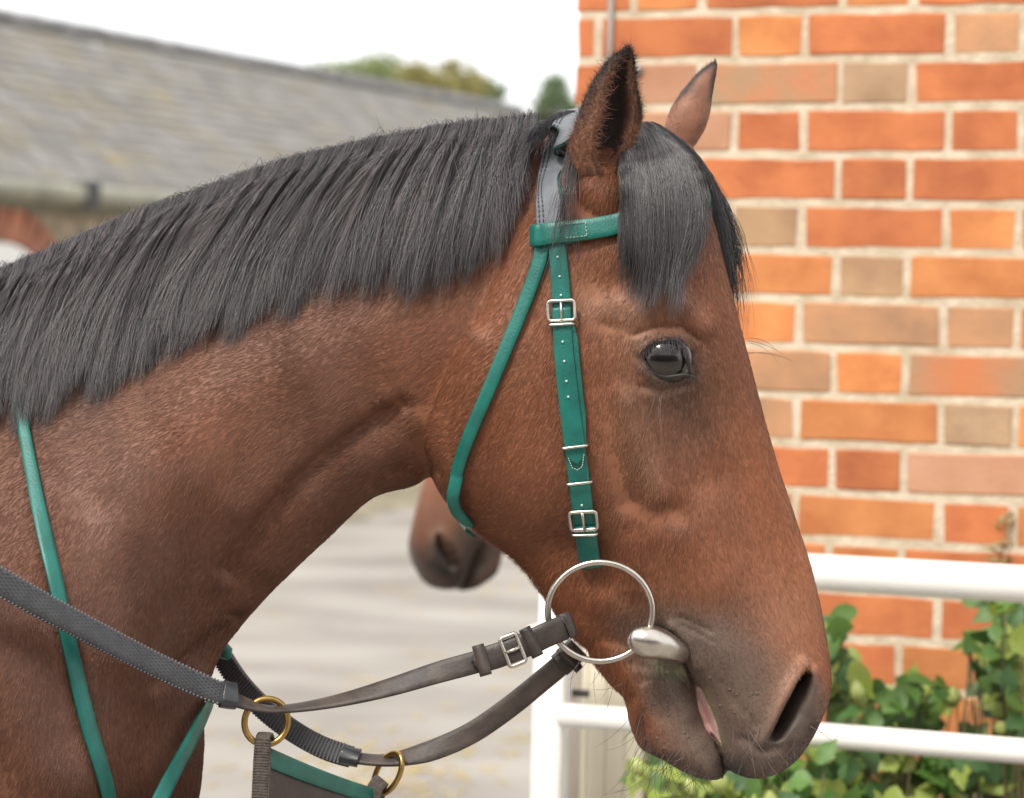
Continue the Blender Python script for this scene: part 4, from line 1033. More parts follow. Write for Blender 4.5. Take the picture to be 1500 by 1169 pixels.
for i in range(16): whisk(R_.uniform(1140, 1200), R_.uniform(1020, 1090), R_.uniform(.5, 1), R_.uniform(-.2, .8), R_.uniform(30, 80), R_.uniform(-.4, .9), nlift=R_.uniform(.0, .5))
for i in range(14): whisk(R_.uniform(845, 925), 0 * i + R_.uniform(940, 1000), R_.uniform(-.8, 0), R_.uniform(.4, 1), R_.uniform(20, 60), R_.uniform(-.9, .9))
for i in range(5): whisk(1100 - R_.uniform(0, 12), R_.uniform(480, 520), .8, R_.uniform(-.3, .5), R_.uniform(30, 70), R_.uniform(.3, 1.0), nlift=0)
for i in range(3): whisk(R_.uniform(960, 980), R_.uniform(566, 575), -.2, 1, R_.uniform(30, 60), R_.uniform(-.5, .5), nlift=.5)
hair('whiskers', np.array(wh), np.array([.00022, .0002, .0002, .00018, .00016, .00013, .0001, .00004])[None], m_mane, horse, np.tile([.05, .035, .03], (len(wh), 1)) * rng.uniform(.4, 2.4, (len(wh), 1)))
NLs = 90; ls = []
up_ = catmull(np.array([(944, 514), (958, 503), (975, 498), (993, 500), (1003, 512)], float), NLs)
for i in range(NLs):
    q = up_[i] + rng.normal(0, 1, 2); Lh = R_.uniform(14, 24); sx = R_.uniform(-.35, .35); pts = []
    for k in range(6):
        t = k / 5; pts.append(WA(np.array([q[0] + sx * Lh * t, q[1] - 3 * math.sin(t * 3) + 17 * t * t * Lh / 24]), -.0965 - .008 * math.sin(t * 1.5) - .006 * t))
    ls.append(np.array(pts))
hair('eyelashes', np.array(ls), np.array([.00016, .00016, .00014, .00012, .0001, .00004])[None], m_mane, horse, np.tile([.02, .016, .014], (NLs, 1)))
# follicle bumps on the lips
fb = MB()
for i in range(34):
    if i % 2: px, py = R_.uniform(1025, 1110), R_.uniform(985, 1100)
    else: px, py = R_.uniform(950, 1035), R_.uniform(1010, 1100)
    if pl_dist(np.array([[px, py]]), MOUTH)[0][0] < 12: continue
    p, nr = surf(px, py)
    if p is None: continue
    nr = Vector(nr); a = nr.orthogonal().normalized(); b_ = nr.cross(a); r = R_.uniform(.0011, .0021)
    ring = [p + (a * math.cos(j * 1.047) + b_ * math.sin(j * 1.047)) * r - nr * .0004 for j in range(6)]; ring2 = [p + (a * math.cos(j * 1.047) + b_ * math.sin(j * 1.047)) * r * .6 + nr * r * .35 for j in range(6)]
    fb.add(ring + ring2 + [p + nr * r * .5], [(j, (j + 1) % 6, 6 + (j + 1) % 6, 6 + j) for j in range(6)] + [(6 + j, 6 + (j + 1) % 6, 12) for j in range(6)])
o = fb.build('lip_bumps', mat('lip_bump', (.12, .092, .076), .7, spec=.2), horse, True); o['kind'] = 'stuff'


# ================================================================== TACK
m_green = mat('green_strap', (.004, .120, .095), .42, var=.2, scale=45, bump=.12, bscale=500, spec=.5)
m_green_edge = mat('green_edge', (.003, .075, .06), .5)
m_grey = mat('grey_padding', (.14, .15, .165), .55, var=.08, scale=80, bump=.3, bscale=900)
m_steel = mat('nickel', (.56, .52, .46), .3, 1.0, var=.12, scale=70, bump=.05, bscale=300)
m_brass = mat('brass', (.42, .27, .09), .34, 1.0, var=.2, scale=90, bump=.06, bscale=300)
m_leather = mat('dark_leather', (.036, .027, .023), .45, var=.35, scale=70, bump=.12, bscale=380, spec=.45, col2=None)
m_leather_worn = mat('worn_leather', (.034, .026, .022), .55, col2=(.075, .056, .045), scale=60, bump=.14, bscale=260)
m_rubber = mat('rubber_grip', (.055, .057, .062), .6, var=.2, scale=90)
m_tape = mat('black_sleeve', (.030, .032, .036), .28, var=.2, scale=60)
m_web = mat('webbing', (.085, .068, .058), .85, var=.3, scale=200, bump=.5, bscale=600)
m_vinyl = mat('black_bib', (.034, .030, .028), .5, col2=(.07, .06, .054), scale=22, bump=.3, bscale=200)
m_thread = mat('pale_thread', (.42, .44, .38), .8)
m_thread_dark = mat('dark_thread', (.07, .075, .08), .8)
m_hole = mat('hole_glint', (.45, .62, .58), .4)  # bright colour paints the light caught in the strap holes

def path3(pts, n, smooth=4, far=False):
    """(px,py) rides on the hide; (px,py,y,(nx,ny,nz)) is placed -> resampled points and normals"""
    P = []; N = []
    # first densify the riding stretches
    for a in range(len(pts)):
        q = pts[a]
        if len(q) == 2:
            p, nr = surf(q[0], q[1], far)
            if p is None: p = P[-1] if P else Vector(W(q[0], q[1], 0)); nr = Vector((0, 1 if far else -1, 0))
            P.append(tuple(p)); N.append(tuple(nr))
        else:
            P.append(tuple(W(q[0], q[1], q[2]))); N.append(q[3])
    return catmull(np.array(P), n), catmull(np.array(N, float), n)
def ride(pts, n, far=False, lift=.0035, sm=10):
    """like path3 but every sample is dropped onto the hide where the control points ride"""
    C = []; ridef = []
    for q in pts: C.append((q[0], q[1], q[2] if len(q) > 2 else 0.0)); ridef.append(1.0 if len(q) == 2 else 0.0)
    S = catmull(np.array(C, float), n); r = np.interp(np.linspace(0, len(pts) - 1, n), np.arange(len(pts)), ridef)
    EN = catmull(np.array([q[3] if len(q) > 2 else (0, 1 if far else -1, 0) for q in pts], float), n)
    P = np.zeros((n, 3)); N = np.zeros((n, 3)); last = None
    for i in range(n):
        if r[i] > .99:
            p, nr = surf(S[i, 0], S[i, 1], far)
            if p is not None: P[i] = p; N[i] = nr; last = (np.array(p), np.array(nr)); continue
            if last is not None: w = W(S[i, 0], S[i, 1], last[0][1]); P[i] = w; N[i] = last[1]; continue
        P[i] = W(S[i, 0], S[i, 1], S[i, 2]); N[i] = EN[i]
    # blend stretches between riding and placed points
    k = np.where((r <= .99) & (r >= .01))[0]
    for i in k:
        a = i
        while a > 0 and (.01 <= r[a] <= .99): a -= 1
        b_ = i
        while b_ < n - 1 and (.01 <= r[b_] <= .99): b_ += 1
        f = (i - a) / max(1, b_ - a); f = f * f * (3 - 2 * f)
        y = P[a, 1] * (1 - f) + P[b_, 1] * f; P[i] = W(S[i, 0], S[i, 1], y); N[i] = N[a] * (1 - f) + N[b_] * f
    for _ in range(sm):
        P[1:-1, 1] = (P[:-2, 1] + 2 * P[1:-1, 1] + P[2:, 1]) / 4; N[1:-1] = (N[:-2] + 2 * N[1:-1] + N[2:]) / 4
    N /= np.linalg.norm(N, axis=1)[:, None] + 1e-9
    return P + N * lift, N
def ribbon(P, N, w, th, dome=.07, ends=True, pointed=False):
    """strap solid along P; w width (m) scalar/array, th thickness -> verts, quads"""
    n = len(P); w = np.broadcast_to(w, n).astype(float).copy(); T = np.gradient(P, axis=0); T /= np.linalg.norm(T, axis=1)[:, None] + 1e-12
    B_ = np.cross(T, N); B_ /= np.linalg.norm(B_, axis=1)[:, None] + 1e-12; N2 = np.cross(B_, T)
    if pointed:
        L = np.cumsum(np.r_[0, np.linalg.norm(np.diff(P, axis=0), axis=1)]); rem = (L[-1] - L) / (.55 * w.max()); w *= np.sqrt(np.clip(1 - (1 - np.clip(rem, 0, 1)) ** 2, .02, 1))
    prof = [(-1, 0), (-1, .62), (-.90, .95), (-.45, 1 + dome * .8), (0, 1 + dome), (.45, 1 + dome * .8), (.90, .95), (1, .62), (1, 0)]
    m = len(prof); v = np.zeros((n, m, 3))
    for j, (a, h) in enumerate(prof): v[:, j] = P + B_ * (a * w / 2)[:, None] + N2 * (h * th)
    idx = np.arange(n * m).reshape(n, m)
    q = np.stack([idx[:-1], np.roll(idx[:-1], -1, 1), np.roll(idx[1:], -1, 1), idx[1:]], -1).reshape(-1, 4)
    caps = np.array([[idx[0, j], idx[0, j + 1], idx[0, m - 2 - j], idx[0, m - 1 - j]] for j in range(0, 4)] + [[idx[-1, m - 1 - j], idx[-1, m - 2 - j], idx[-1, j + 1], idx[-1, j]] for j in range(0, 4)])
    return v.reshape(-1, 3), np.vstack([q, caps]), B_, N2
def strap(name, P, N, w, th, m, parent, **kw):
    v, q, B_, N2 = ribbon(P, N, w, th, **kw); o = link(name, np_mesh(name, v, q), parent, m); 
    bm = bmesh.new(); bm.from_mesh(o.data); bmesh.ops.recalc_face_normals(bm, faces=bm.faces[:]); bm.to_mesh(o.data); bm.free()
    o.data.polygons.foreach_set('use_smooth', np.ones(len(o.data.polygons), bool))
    return o
def at_param(P, N, px=None, py=None):
    """index of the sample that shows nearest to the pixel"""
    d = to_px(P); t = np.zeros(len(P))
    if py is not None: t += (d[:, 1] - py) ** 2
    if px is not None: t += (d[:, 0] - px) ** 2
    return int(np.argmin(t))
def frame(P, N, i):
    T = Vector(P[min(i + 1, len(P) - 1)] - P[max(i - 1, 0)]).normalized(); Nn = Vector(N[i]); Bb = T.cross(Nn).normalized(); Nn = Bb.cross(T); return Vector(P[i]), T, Bb, Nn
def rrect(c, X, Y, hx, hy, r, k=4):
    out = []
    for (sx, sy, a0) in ((1, 1, 0), (-1, 1, 90), (-1, -1, 180), (1, -1, 270)):
        for j in range(k + 1):
            a = math.radians(a0 + 90 * j / k); out.append(c + X * (sx * (hx - r) + math.cos(a) * r) + Y * (sy * (hy - r) + math.sin(a) * r))
    return out
def buckle(P, N, i, hw, hh, r, lift, parent, name='buckle', m=None, tongue=1):
    c, T, Bb, Nn = frame(P, N, i); c = c + Nn * lift; mb = MB(); m = m or m_steel
    mb.tube(rrect(c, Bb, T, hw, hh, hh * .32), r, 8, closed=True)
    o = mb.build(name, m, parent, True)
    t = MB(); t.tube([c - T * hh * tongue + Nn * .001, c + Nn * .0022, c + T * hh * tongue * 1.02 + Nn * .0016], [r * .85, r * .8, r * .6], 8); t.build('tongue', m, o if parent.parent is None else parent, True)
    return o
def keeper(P, N, i, hw, th, r, parent, m=None, flat=0.0, name='keeper'):
    c, T, Bb, Nn = frame(P, N, i); m = m or m_steel; mb = MB()
    loop = rrect(c + Nn * (th * .5), Bb, Nn, hw, th * .5 + .0015, min(th * .5, .0022))
    if flat:
        k = len(loop); vv = [p + T * s * flat / 2 for s in (-1, 1) for p in loop]; mid = c + Nn * th * .5
        out = [p + (p - mid).normalized() * .0016 for p in vv]
        mb.add(vv + out, [(2 * k + j, 2 * k + (j + 1) % k, 3 * k + (j + 1) % k, 3 * k + j) for j in range(k)] + [(j, k + j, k + (j + 1) % k, (j + 1) % k) for j in range(k)] + [(j, (j + 1) % k, 2 * k + (j + 1) % k, 2 * k + j) for j in range(k)] + [(k + j, 3 * k + j, 3 * k + (j + 1) % k, k + (j + 1) % k) for j in range(k)])
    else: mb.tube(loop, r, 8, closed=True)
    return mb.build(name, m, parent, True)
def holes(P, N, ids, lift, r, parent, off=0.0):
    for i in ids:
        c, T, Bb, Nn = frame(P, N, i); c = c + Nn * lift + Bb * off; mb = MB(); mb.tube([c - Nn * .0006, c + Nn * .0004], [r, r * .8], 10); mb.build('strap_hole', m_hole, parent, True)
def stitches(lines, parent, m, step=.0042, L=.0026, r=.00042, name='stitching'):
    mb = MB()
    for ln in lines:
        ln = [Vector(p) for p in ln]; acc = 0; nxt = 0
        for a, b_ in zip(ln[:-1], ln[1:]):
            seg = (b_ - a).length; d = (b_ - a) / max(seg, 1e-9)
            while nxt <= acc + seg:
                p = a + d * (nxt - acc); mb.tube([p, p + d * L], r, 5); nxt += step
            acc += seg
    return mb.build(name, m, parent, True)

bridle = empty('bridle', W(830, 500, 0)); tag(bridle, 'green synthetic bridle with steel buckles and grey padded headpiece on the bay horse', 'bridle')
UPN = (0, 0, 1)
# headpiece: green underside with a grey padded sleeve on top
hp = [(809, 350), (808, 320), (808, 290), (811, 255), (817, 222), (826, 198, -.046, (-.2, -.8, .55)), (838, 178, -.020, (-.2, -.35, .9)), (842, 172, .01, (-.2, 0, 1)), (845, 180, .04, (-.2, .6, .8)), (840, 230, .066, (0, 1, .2)), (838, 330, .074, (0, 1, 0))]
P_, N_ = ride(hp, 90, lift=.003)
ph = strap('headpiece', P_, N_, 42 * PX, .0026, m_green_edge, bridle)
k = at_param(P_[:60], N_[:60], py=332)
kk = slice(k, None)
pad = strap('padding', P_[kk] + N_[kk] * .0028, N_[kk], 38.5 * PX, .0022, m_grey, ph)
ls_ = []
for off in (-14, -8):
    B_ = np.cross(np.gradient(P_, axis=0), N_); B_ /= np.linalg.norm(B_, axis=1)[:, None] + 1e-9
    ls_.append([tuple(p) for p in (P_ + N_ * .0058 - B_ * off * PX * -1)[k:60]])
stitches(ls_, pad, m_thread_dark, .0046, .003, .0005)
# cheekpiece, near side
cpk = [(816, 350), (820, 390), (823, 440), (826, 500), (831, 560), (839, 630), (848, 700), (856, 760), (866, 826)]
P_, N_ = ride(cpk, 120, lift=.0035, sm=20)
wdt = np.interp(to_px(P_)[:, 1], [350, 440, 560, 690, 830], [25, 27, 29, 30, 30]) * PX
ck = strap('cheekpiece', P_, N_, wdt, .0028, m_green, bridle)
# doubled layer that runs from the upper buckle down to its pointed end
a, b_ = at_param(P_, N_, py=452), at_param(P_, N_, py=676)
Bv = np.cross(np.gradient(P_, axis=0), N_); Bv /= np.linalg.norm(Bv, axis=1)[:, None]; 
Pl = P_ + N_ * .0036
sgnB = 1 if (Bv[60] @ np.array(RIGHT)) > 0 else -1
lay2 = strap('billet', Pl[a:b_ + 1], N_[a:b_ + 1], wdt[a:b_ + 1] * .98, .0026, m_green, ck, pointed=True)
sh = np.interp(np.arange(len(P_)), [a, a + 12, b_ - 14, b_], [0, 7.5, 6.5, 0])[:, None] * PX
strap('under_layer', (P_ + Bv * sgnB * sh + N_ * .0012)[a:b_ - 4], N_[a:b_ - 4], wdt[a:b_ - 4] * .98, .002, m_green, ck)
holes(P_, N_, [at_param(P_, N_, py=y) for y in (378, 405, 434)], .0038, .0012, ck)
holes(Pl, N_, [at_param(P_, N_, py=y) for y in (503, 528, 556, 583)], .0036, .0012, ck)
holes(P_, N_, [at_param(P_, N_, py=737)], .0038, .0012, ck)
buckle(P_, N_, at_param(P_, N_, py=457), 19 * PX, 14 * PX, .0016, .0058, ck)
keeper(P_, N_, at_param(P_, N_, py=475), 17.5 * PX, .0075, .0013, ck)
keeper(P_, N_, at_param(P_, N_, py=652), 17.5 * PX, .0075, .0013, ck)
keeper(P_, N_, at_param(P_, N_, py=707), 17.5 * PX, .0055, .0013, ck)
buckle(P_, N_, at_param(P_, N_, py=760), 19 * PX, 15 * PX, .0018, .0052, ck)
keeper(P_, N_, at_param(P_, N_, py=778), 17.5 * PX, .0060, .0013, ck)
a2 = at_param(P_, N_, py=768)
strap('loop_end', (P_ + N_ * .0034 + Bv * sgnB * 2 * PX)[a2:], N_[a2:], wdt[a2:], .0024, m_green, ck)
i = at_param(P_, N_, py=672); c, T, Bb, Nn = frame(P_, N_, i)
stitches([[c + Bb * 11 * PX + Nn * .0065 - T * .003, c + Bb * 7 * PX + Nn * .0066 + T * .006, c + Nn * .0066 + T * .0085, c - Bb * 7 * PX + Nn * .0066 + T * .006, c - Bb * 11 * PX + Nn * .0065 - T * .003]], ck, m_thread, .0022, .0017, .0004)
# cheekpiece, far side
Pf, Nf = ride([(840, 340, .074, (0, 1, 0)), (836, 440), (842, 560), (852, 690), (868, 826)], 60, far=True, lift=.0035, sm=20)
strap('cheekpiece', Pf, Nf, 28 * PX, .003, m_green, bridle)
# throat lash
TLY = surf(672, 722)[0].y - .002
tl = [(793, 350), (795, 372), (786, 402), (770, 445), (742, 512), (714, 580), (690, 638), (674, 684), (666, 714), (664, 732), (667, 746, TLY * .95, (-.25, -.95, -.1)), (677, 759, TLY * .76, (-.4, -.8, -.4)), (690, 769, -.025, (-.5, -.4, -.75)), (694, 775, .02, (-.6, .1, -.8)), (680, 750, .055, (-.6, .8, 0)), (700, 640), (760, 480), (815, 350)]
near_ = tl[:14]
P_, N_ = ride(near_, 110, lift=.0035, sm=14)
tpx = catmull(np.array([(793, 350), (795, 372), (786, 402), (770, 445), (742, 512), (714, 580), (690, 638), (674, 684), (666, 714), (664, 733), (669, 749), (681, 762), (690, 768)], float), 110)
i7 = int(np.argmax(tpx[:, 1] > 690)); P7, N7 = ride([tuple(q) for q in tpx[:i7 + 1:6]], i7 + 1, lift=.0035, sm=14)
P_[:i7 + 1] = P7; N_[:i7 + 1] = N7
for i in range(i7 + 1, 110):
    f = (i - i7) / (109 - i7); P_[i] = W(tpx[i, 0], tpx[i, 1], P7[-1, 1] * (1 - f ** 2) - .02 * f ** 2); N_[i] = np.array([-.12, -1, -.15 * f])
for _ in range(10): N_[i7 - 12:-1] = (N_[i7 - 13:-2] + 2 * N_[i7 - 12:-1] + N_[i7 - 11:]) / 4
for _ in range(3): P_[60:-1] = (P_[59:-2] + 2 * P_[60:-1] + P_[61:]) / 4; N_[60:-1] = (N_[59:-2] + 2 * N_[60:-1] + N_[61:]) / 4
strap('throat_lash', P_, N_, np.interp(np.linspace(0, 1, 110), [0, .3, .7, .85, 1], [22, 20, 18.5, 16, 11]) * PX, .003, m_green, bridle)
Pf, Nf = ride([(694, 775, .02, (-.6, .1, -.8)), (684, 752, .055, (-.6, .8, 0)), (712, 640), (765, 480), (812, 360)], 60, far=True, lift=.0035, sm=10)
strap('throat_lash', Pf, Nf, 18 * PX, .003, m_green, bridle)
# browband with a loop round the headpiece
bb = [(790, 346, -.066, (-.75, -.65, 0)), (797, 345, -.0735, (-.3, -.95, 0)), (812, 344), (840, 341), (870, 337), (900, 331), (930, 322), (965, 312), (1000, 302), (1018, 297, -.055, (.6, -.8, .2)), (1032, 290, -.015, (.95, -.3, .2)), (1035, 288, .02, (.95, .2, .2)), (1025, 287, .055, (.6, .8, .2)), (990, 290, .075, (0, 1, 0)), (850, 330, .078, (0, 1, 0))]
P_, N_ = ride(bb, 130, lift=.0, sm=12)
P_ = P_ + N_ * np.interp(to_px(P_)[:, 0], [780, 835, 900], [.0082, .0082, .0045])[:, None]
wb = np.interp(to_px(P_)[:, 0], [785, 850, 915, 1040], [31, 31, 30, 26]) * PX
bbo = strap('browband', P_, N_, wb, .0024, m_green, bridle)
i0_, i1_ = at_param(P_[:70], N_[:70], px=830), at_param(P_[:70], N_[:70], px=863)
Bv = np.cross(np.gradient(P_, axis=0), N_); Bv /= np.linalg.norm(Bv, axis=1)[:, None]
T1 = [tuple(p) for p in (P_ + N_ * .0037 + Bv * 10 * PX)[i0_:i1_]]; T2 = [tuple(p) for p in (P_ + N_ * .0037 - Bv * 10 * PX)[i0_:i1_]]
stitches([T1, T2, [T1[-1], T2[-1]]], bbo, m_thread, .0032, .0022, .0004)
# inner leaf of the loop behind the headpiece
P_, N_ = ride([(784, 347), (800, 346), (838, 342)], 24, lift=.0015, sm=3)
strap('loop', P_, N_, 31 * PX, .002, m_green, bbo)

# ---- the bit
def ring_pts(cx, cy, rx, ry, y, tilt=0.0, n=48, ph=0.0):
    out = []
    for i in range(n):
        a = 2 * math.pi * i / n + ph; out.append(W(cx + rx * math.cos(a), cy + ry * math.sin(a), y + tilt * math.cos(a)))
    return out
bit = empty('snaffle_bit', W(879, 896, 0)); tag(bit, 'large silver ring snaffle bit in the corner of the bay horse mouth', 'bit')
YB = -.072
MB().tube(ring_pts(879, 896, 76.5, 72.5, YB, -.0), 4.6 * PX, 12, closed=True).build('ring', m_steel, bit, True)
MB().tube(ring_pts(879, 896, 76.5, 72.5, .075, -.0), 4.6 * PX, 12, closed=True).build('ring', m_steel, bit, True)
mp_ = catmull(np.array([(922, 934, YB + .002, .1), (925, 935, YB + .001, 14), (934, 936, YB, 20.5), (950, 939, YB + .001, 23.5), (968, 944, YB + .006, 22), (984, 951, YB + .013, 18), (998, 957, YB + .024, 13.5), (1004, 962, YB + .04, 9), (1000, 965, -.02, 8), (1000, 965, 0, 8)], float), 50)
mb = MB(); mb.tube([W(*q[:3]) for q in mp_], [max(.0002, q[3] * PX) for q in mp_], 24); mb.build('mouthpiece', m_steel, bit, True)
mb = MB(); mb.tube([W(1000, 965, 0), W(1000, 962, .03), W(960, 940, .072), W(930, 936, .072)], [.005, .007, .013, .004], 16); mb.build('mouthpiece', m_steel, bit, True)

# ---- reins
def free(pts, n):
    """pts (px,py,y,(nx,ny,nz)) -> curve and normals"""
    P = np.array([tuple(W(q[0], q[1], q[2])) for q in pts]); N = np.array([q[3] for q in pts], float); N = catmull(N, n); N /= np.linalg.norm(N, axis=1)[:, None]
    return catmull(P, n), N
FR = (0, -1, 0)
rein = empty('rein', W(400, 1040, -.12)); tag(rein, 'dark leather rein with rubber grip and buckle on the camera facing side of the horse', 'rein')
P_, N_ = free([(826, 918, -.078, FR), (800, 929, -.083, FR), (770, 944, -.085, (0, -1, .1)), (730, 960, -.088, (0, -1, .15)), (690, 972, -.090, (0, -1, .25)), (640, 986, -.092, (0, -.95, .45)), (570, 1008, -.096, (0, -.75, .7)), (500, 1027, -.10, (0, -.45, .9)), (440, 1038, -.105, (0, -.25, .97)), (395, 1041, -.112, (0, -.2, .98)), (362, 1033, -.12, (.1, -.55, .85)), (330, 1020, -.128, (.1, -.8, .6)), (300, 1006, -.137, (.1, -.9, .4))], 150)
w_ = np.interp(np.arange(150), [0, 12, 60, 100, 118, 135, 149], [34, 34, 33, 26, 22, 24, 27]) * PX * .94
rl = strap('leather_strap', P_, N_, w_, .0030, m_leather_worn, rein)
# billet folded round the ring, buckle and leather keepers
ib = at_param(P_, N_, px=688); Pb = P_ + N_ * .0044
bl = strap('billet', Pb[0:ib][::1], N_[0:ib], 35 * PX, .0034, m_leather, rein, pointed=True)
fold = MB(); c, T, Bb, Nn = frame(P_, N_, 1)
arc = [c - T * 0 + (-T * math.sin(a)) * .008 + Nn * (.0026 - math.cos(a) * .0052) for a in np.linspace(0, math.pi, 9)]
fold_v = []; 
Pa = np.array([tuple(p) for p in arc]); Na = np.array([tuple(-T * math.sin(a) - Nn * math.cos(a)) for a in np.linspace(0, math.pi, 9)]); strap('fold', Pa, Na, 35 * PX, .0022, m_leather, bl)
buckle(Pb, N_, at_param(P_, N_, px=752), 21 * PX, 12 * PX, .0019, .0040, bl, tongue=.9)
keeper(P_, N_, at_param(P_, N_, px=778), 19.5 * PX, .010, .001, bl, m_leather, flat=15 * PX, name='keeper')
keeper(P_, N_, at_param(P_, N_, px=707), 19.5 * PX, .0095, .001, bl, m_leather_worn, flat=15 * PX, name='keeper')
holes_i = at_param(P_, N_, px=692); c, T, Bb, Nn = frame(Pb, N_, holes_i); mb = MB(); mb.tube([c + Nn * .0030, c + Nn * .0040], .0014, 10); mb.build('strap_hole', mat('hole_dark', (.005, .005, .005), .9), bl)
# rubber grip with raised pimples and ribbed edge
P_, N_ = free([(345, 1021, -.126, (.05, -.8, .6)), (318, 1015, -.134, (.05, -.86, .5)), (260, 990, -.15, (.05, -.88, .45)), (200, 961, -.172, (.05, -.88, .45)), (120, 919, -.205, (.03, -.88, .45)), (60, 887, -.228, (0, -.88, .45)), (0, 853, -.246, (0, -.9, .42)), (-80, 808, -.262, (0, -.92, .4)), (-250, 720, -.27, (0, -.95, .3)), (-500, 560, -.20, (0, -.8, .6)), (-560, 470, -.08, (0, -.3, .95)), (-570, 440, .0, (0, 0, 1))], 260)
gw = np.interp(np.arange(260), [0, 6, 20, 60, 140, 260], [26, 29, 31, 32, 34, 35]) * PX
k0 = 9
gp_ = strap('rubber_grip', P_[k0:], N_[k0:], gw[k0:], .0045, m_rubber, rein)
Bv = np.cross(np.gradient(P_, axis=0), N_); Bv /= np.linalg.norm(Bv, axis=1)[:, None]
arc_len = np.r_[0, np.cumsum(np.linalg.norm(np.diff(P_, axis=0), axis=1))]
nub = MB(); s = arc_len[k0]; r_i = 0
def samp(s): return tuple(np.array([np.interp(s, arc_len, A[:, j]) for j in range(3)]) for A in (P_, N_, Bv))
Lend = arc_len[at_param(P_, N_, px=-60)]
while s < Lend:
    p, nn, bv = samp(s); wv = np.interp(s, arc_len, gw); ncol = 6
    for j in range(ncol):
        o_ = ((j + (.5 if r_i % 2 else 0)) / ncol - .5) * .92 * wv * 1.0
        if abs(o_) > wv * .44: continue
        c = Vector(p + bv * o_ + nn * .0057); nV = Vector(nn); bV = Vector(bv); tV = nV.cross(bV); r = .0015
        nub.add([c + bV * r - nV * .0006, c + tV * r - nV * .0006, c - bV * r - nV * .0006, c - tV * r - nV * .0006, c + nV * .0019], [(0, 1, 4), (1, 2, 4), (2, 3, 4), (3, 0, 4)])
    for sd_ in (-1, 1):
        c = Vector(p + bv * sd_ * wv * .5 + nn * .002); nub.box(c, .0016, .0016, .0042, tuple(Vector(nn).cross(Vector(bv))), tuple(bv), tuple(nn))
    s += .0036; r_i += 1
o = nub.build('grip_pimples', mat('rubber_pimple', (.10, .10, .105), .6), gp_); o['kind'] = 'stuff'
Ps, Ns = P_[3:22], N_[3:22]
strap('sleeve', Ps - Ns * .001, Ns, 38 * PX, .0075, m_tape, rein, dome=.12)
# far rein
rein2 = empty('rein', W(520, 1110, .06)); tag(rein2, 'dark leather rein on the off side hanging below the other, with ribbed rubber grip', 'rein')
P_, N_ = free([(848, 948, .07, (.3, -1, 0)), (825, 970, .07, (.3, -1, 0)), (790, 1000, .068, (.25, -1, 0)), (740, 1040, .066, (.2, -1, .1)), (690, 1074, .064, (.1, -1, .2)), (640, 1097, .062, (0, -.9, .45)), (600, 1109, .06, (0, -.7, .7)), (565, 1115, .06, (0, -.5, .85)), (530, 1113, .062, (0, -.5, .85)), (505, 1107, .064, (-.1, -.7, .7))], 100)
w_ = np.interp(np.arange(100), [0, 60, 80, 99], [34, 32, 24, 22]) * PX
strap('leather_strap', P_, N_, w_, .003, m_leather_worn, rein2)
strap('billet', P_[0:14] - N_[0:14] * .004, N_[0:14], 36 * PX, .011, m_leather, rein2)
keeper(P_, N_, 8, 19 * PX, .010, .001, rein2, m_leather, flat=12 * PX)
P_, N_ = free([(530, 1113, .062, (-.1, -.7, .7)), (505, 1107, .064, (-.2, -.8, .5)), (470, 1094, .068, (-.3, -.85, .4)), (430, 1071, .075, (-.35, -.85, .3)), (390, 1040, .085, (-.4, -.85, .2)), (355, 1003, .098, (-.4, -.85, .1)), (325, 958, .12, (-.45, -.85, .1)), (290, 900, .15, (-.4, -.9, .1)), (150, 780, .22, (0, -1, 0)), (-250, 640, .26, (0, -1, 0)), (-500, 520, .2, (0, -.5, .8)), (-565, 445, .02, (0, 0, 1))], 200)
g2 = strap('rubber_grip', P_[12:], N_[12:], 33 * PX, .0045, m_rubber, rein2)
strap('sleeve', P_[4:22] - N_[4:22] * .001, N_[4:22], 27 * PX, .0075, m_tape, rein2, dome=.12)
Bv = np.cross(np.gradient(P_, axis=0), N_); Bv /= np.linalg.norm(Bv, axis=1)[:, None]; arc_len = np.r_[0, np.cumsum(np.linalg.norm(np.diff(P_, axis=0), axis=1))]
nub = MB(); s = arc_len[20]
while s < arc_len[at_param(P_, N_, px=290)]:
    p, nn, bv = samp(s); tV = np.cross(nn, bv); nub.box(p + nn * .0050, 33 * PX * .98, .0016, .0016, tuple(bv), tuple(tV), tuple(nn)); s += .0034
o = nub.build('grip_ribs', mat('rubber_rib', (.10, .10, .105), .6), g2); o['kind'] = 'stuff'

# ---- running martingale: neck strap, bib and brass rings
mart = empty('martingale', W(200, 1169, 0)); tag(mart, 'green martingale neck strap with black bib and two brass rings', 'martingale')
P_, N_ = ride([(-40, 420, -.02, (0, -.5, .85)), (8, 500), (26, 570), (38, 640), (52, 720), (66, 800), (82, 880), (98, 950), (114, 1020), (132, 1090), (152, 1165), (172, 1235), (200, 1290, -.16, (.3, -.9, -.2))], 120, lift=.004, sm=16)
strap('neck_strap', P_, N_, np.interp(to_px(P_)[:, 1], [550, 800, 1169], [15, 21, 25]) * PX, .003, m_green, mart)
P_, N_ = ride([(304, 1016, .03, (.92, -.4, 0)), (300, 1030, -.005, (.92, -.4, 0)), (290, 1052, -.045, (.8, -.6, 0)), (268, 1098, -.085, (.6, -.8, 0)), (240, 1152, -.125, (.45, -.9, 0)), (214, 1215, -.15, (.35, -.92, 0)), (200, 1290, -.16, (.3, -.9, -.2))], 70, lift=.004, sm=3)
strap('chest_strap', P_, N_, np.interp(np.arange(70), [0, 69], [22, 24]) * PX, .003, m_green, mart)
mb = MB(); q = [W(318, 938, .085), W(324, 948, .082), W(331, 957, .08), W(336, 966, .08)]; mb.tube(q, [.003, .007, .0075, .002], 10); mb.build('strap_end', m_green, mart, True)
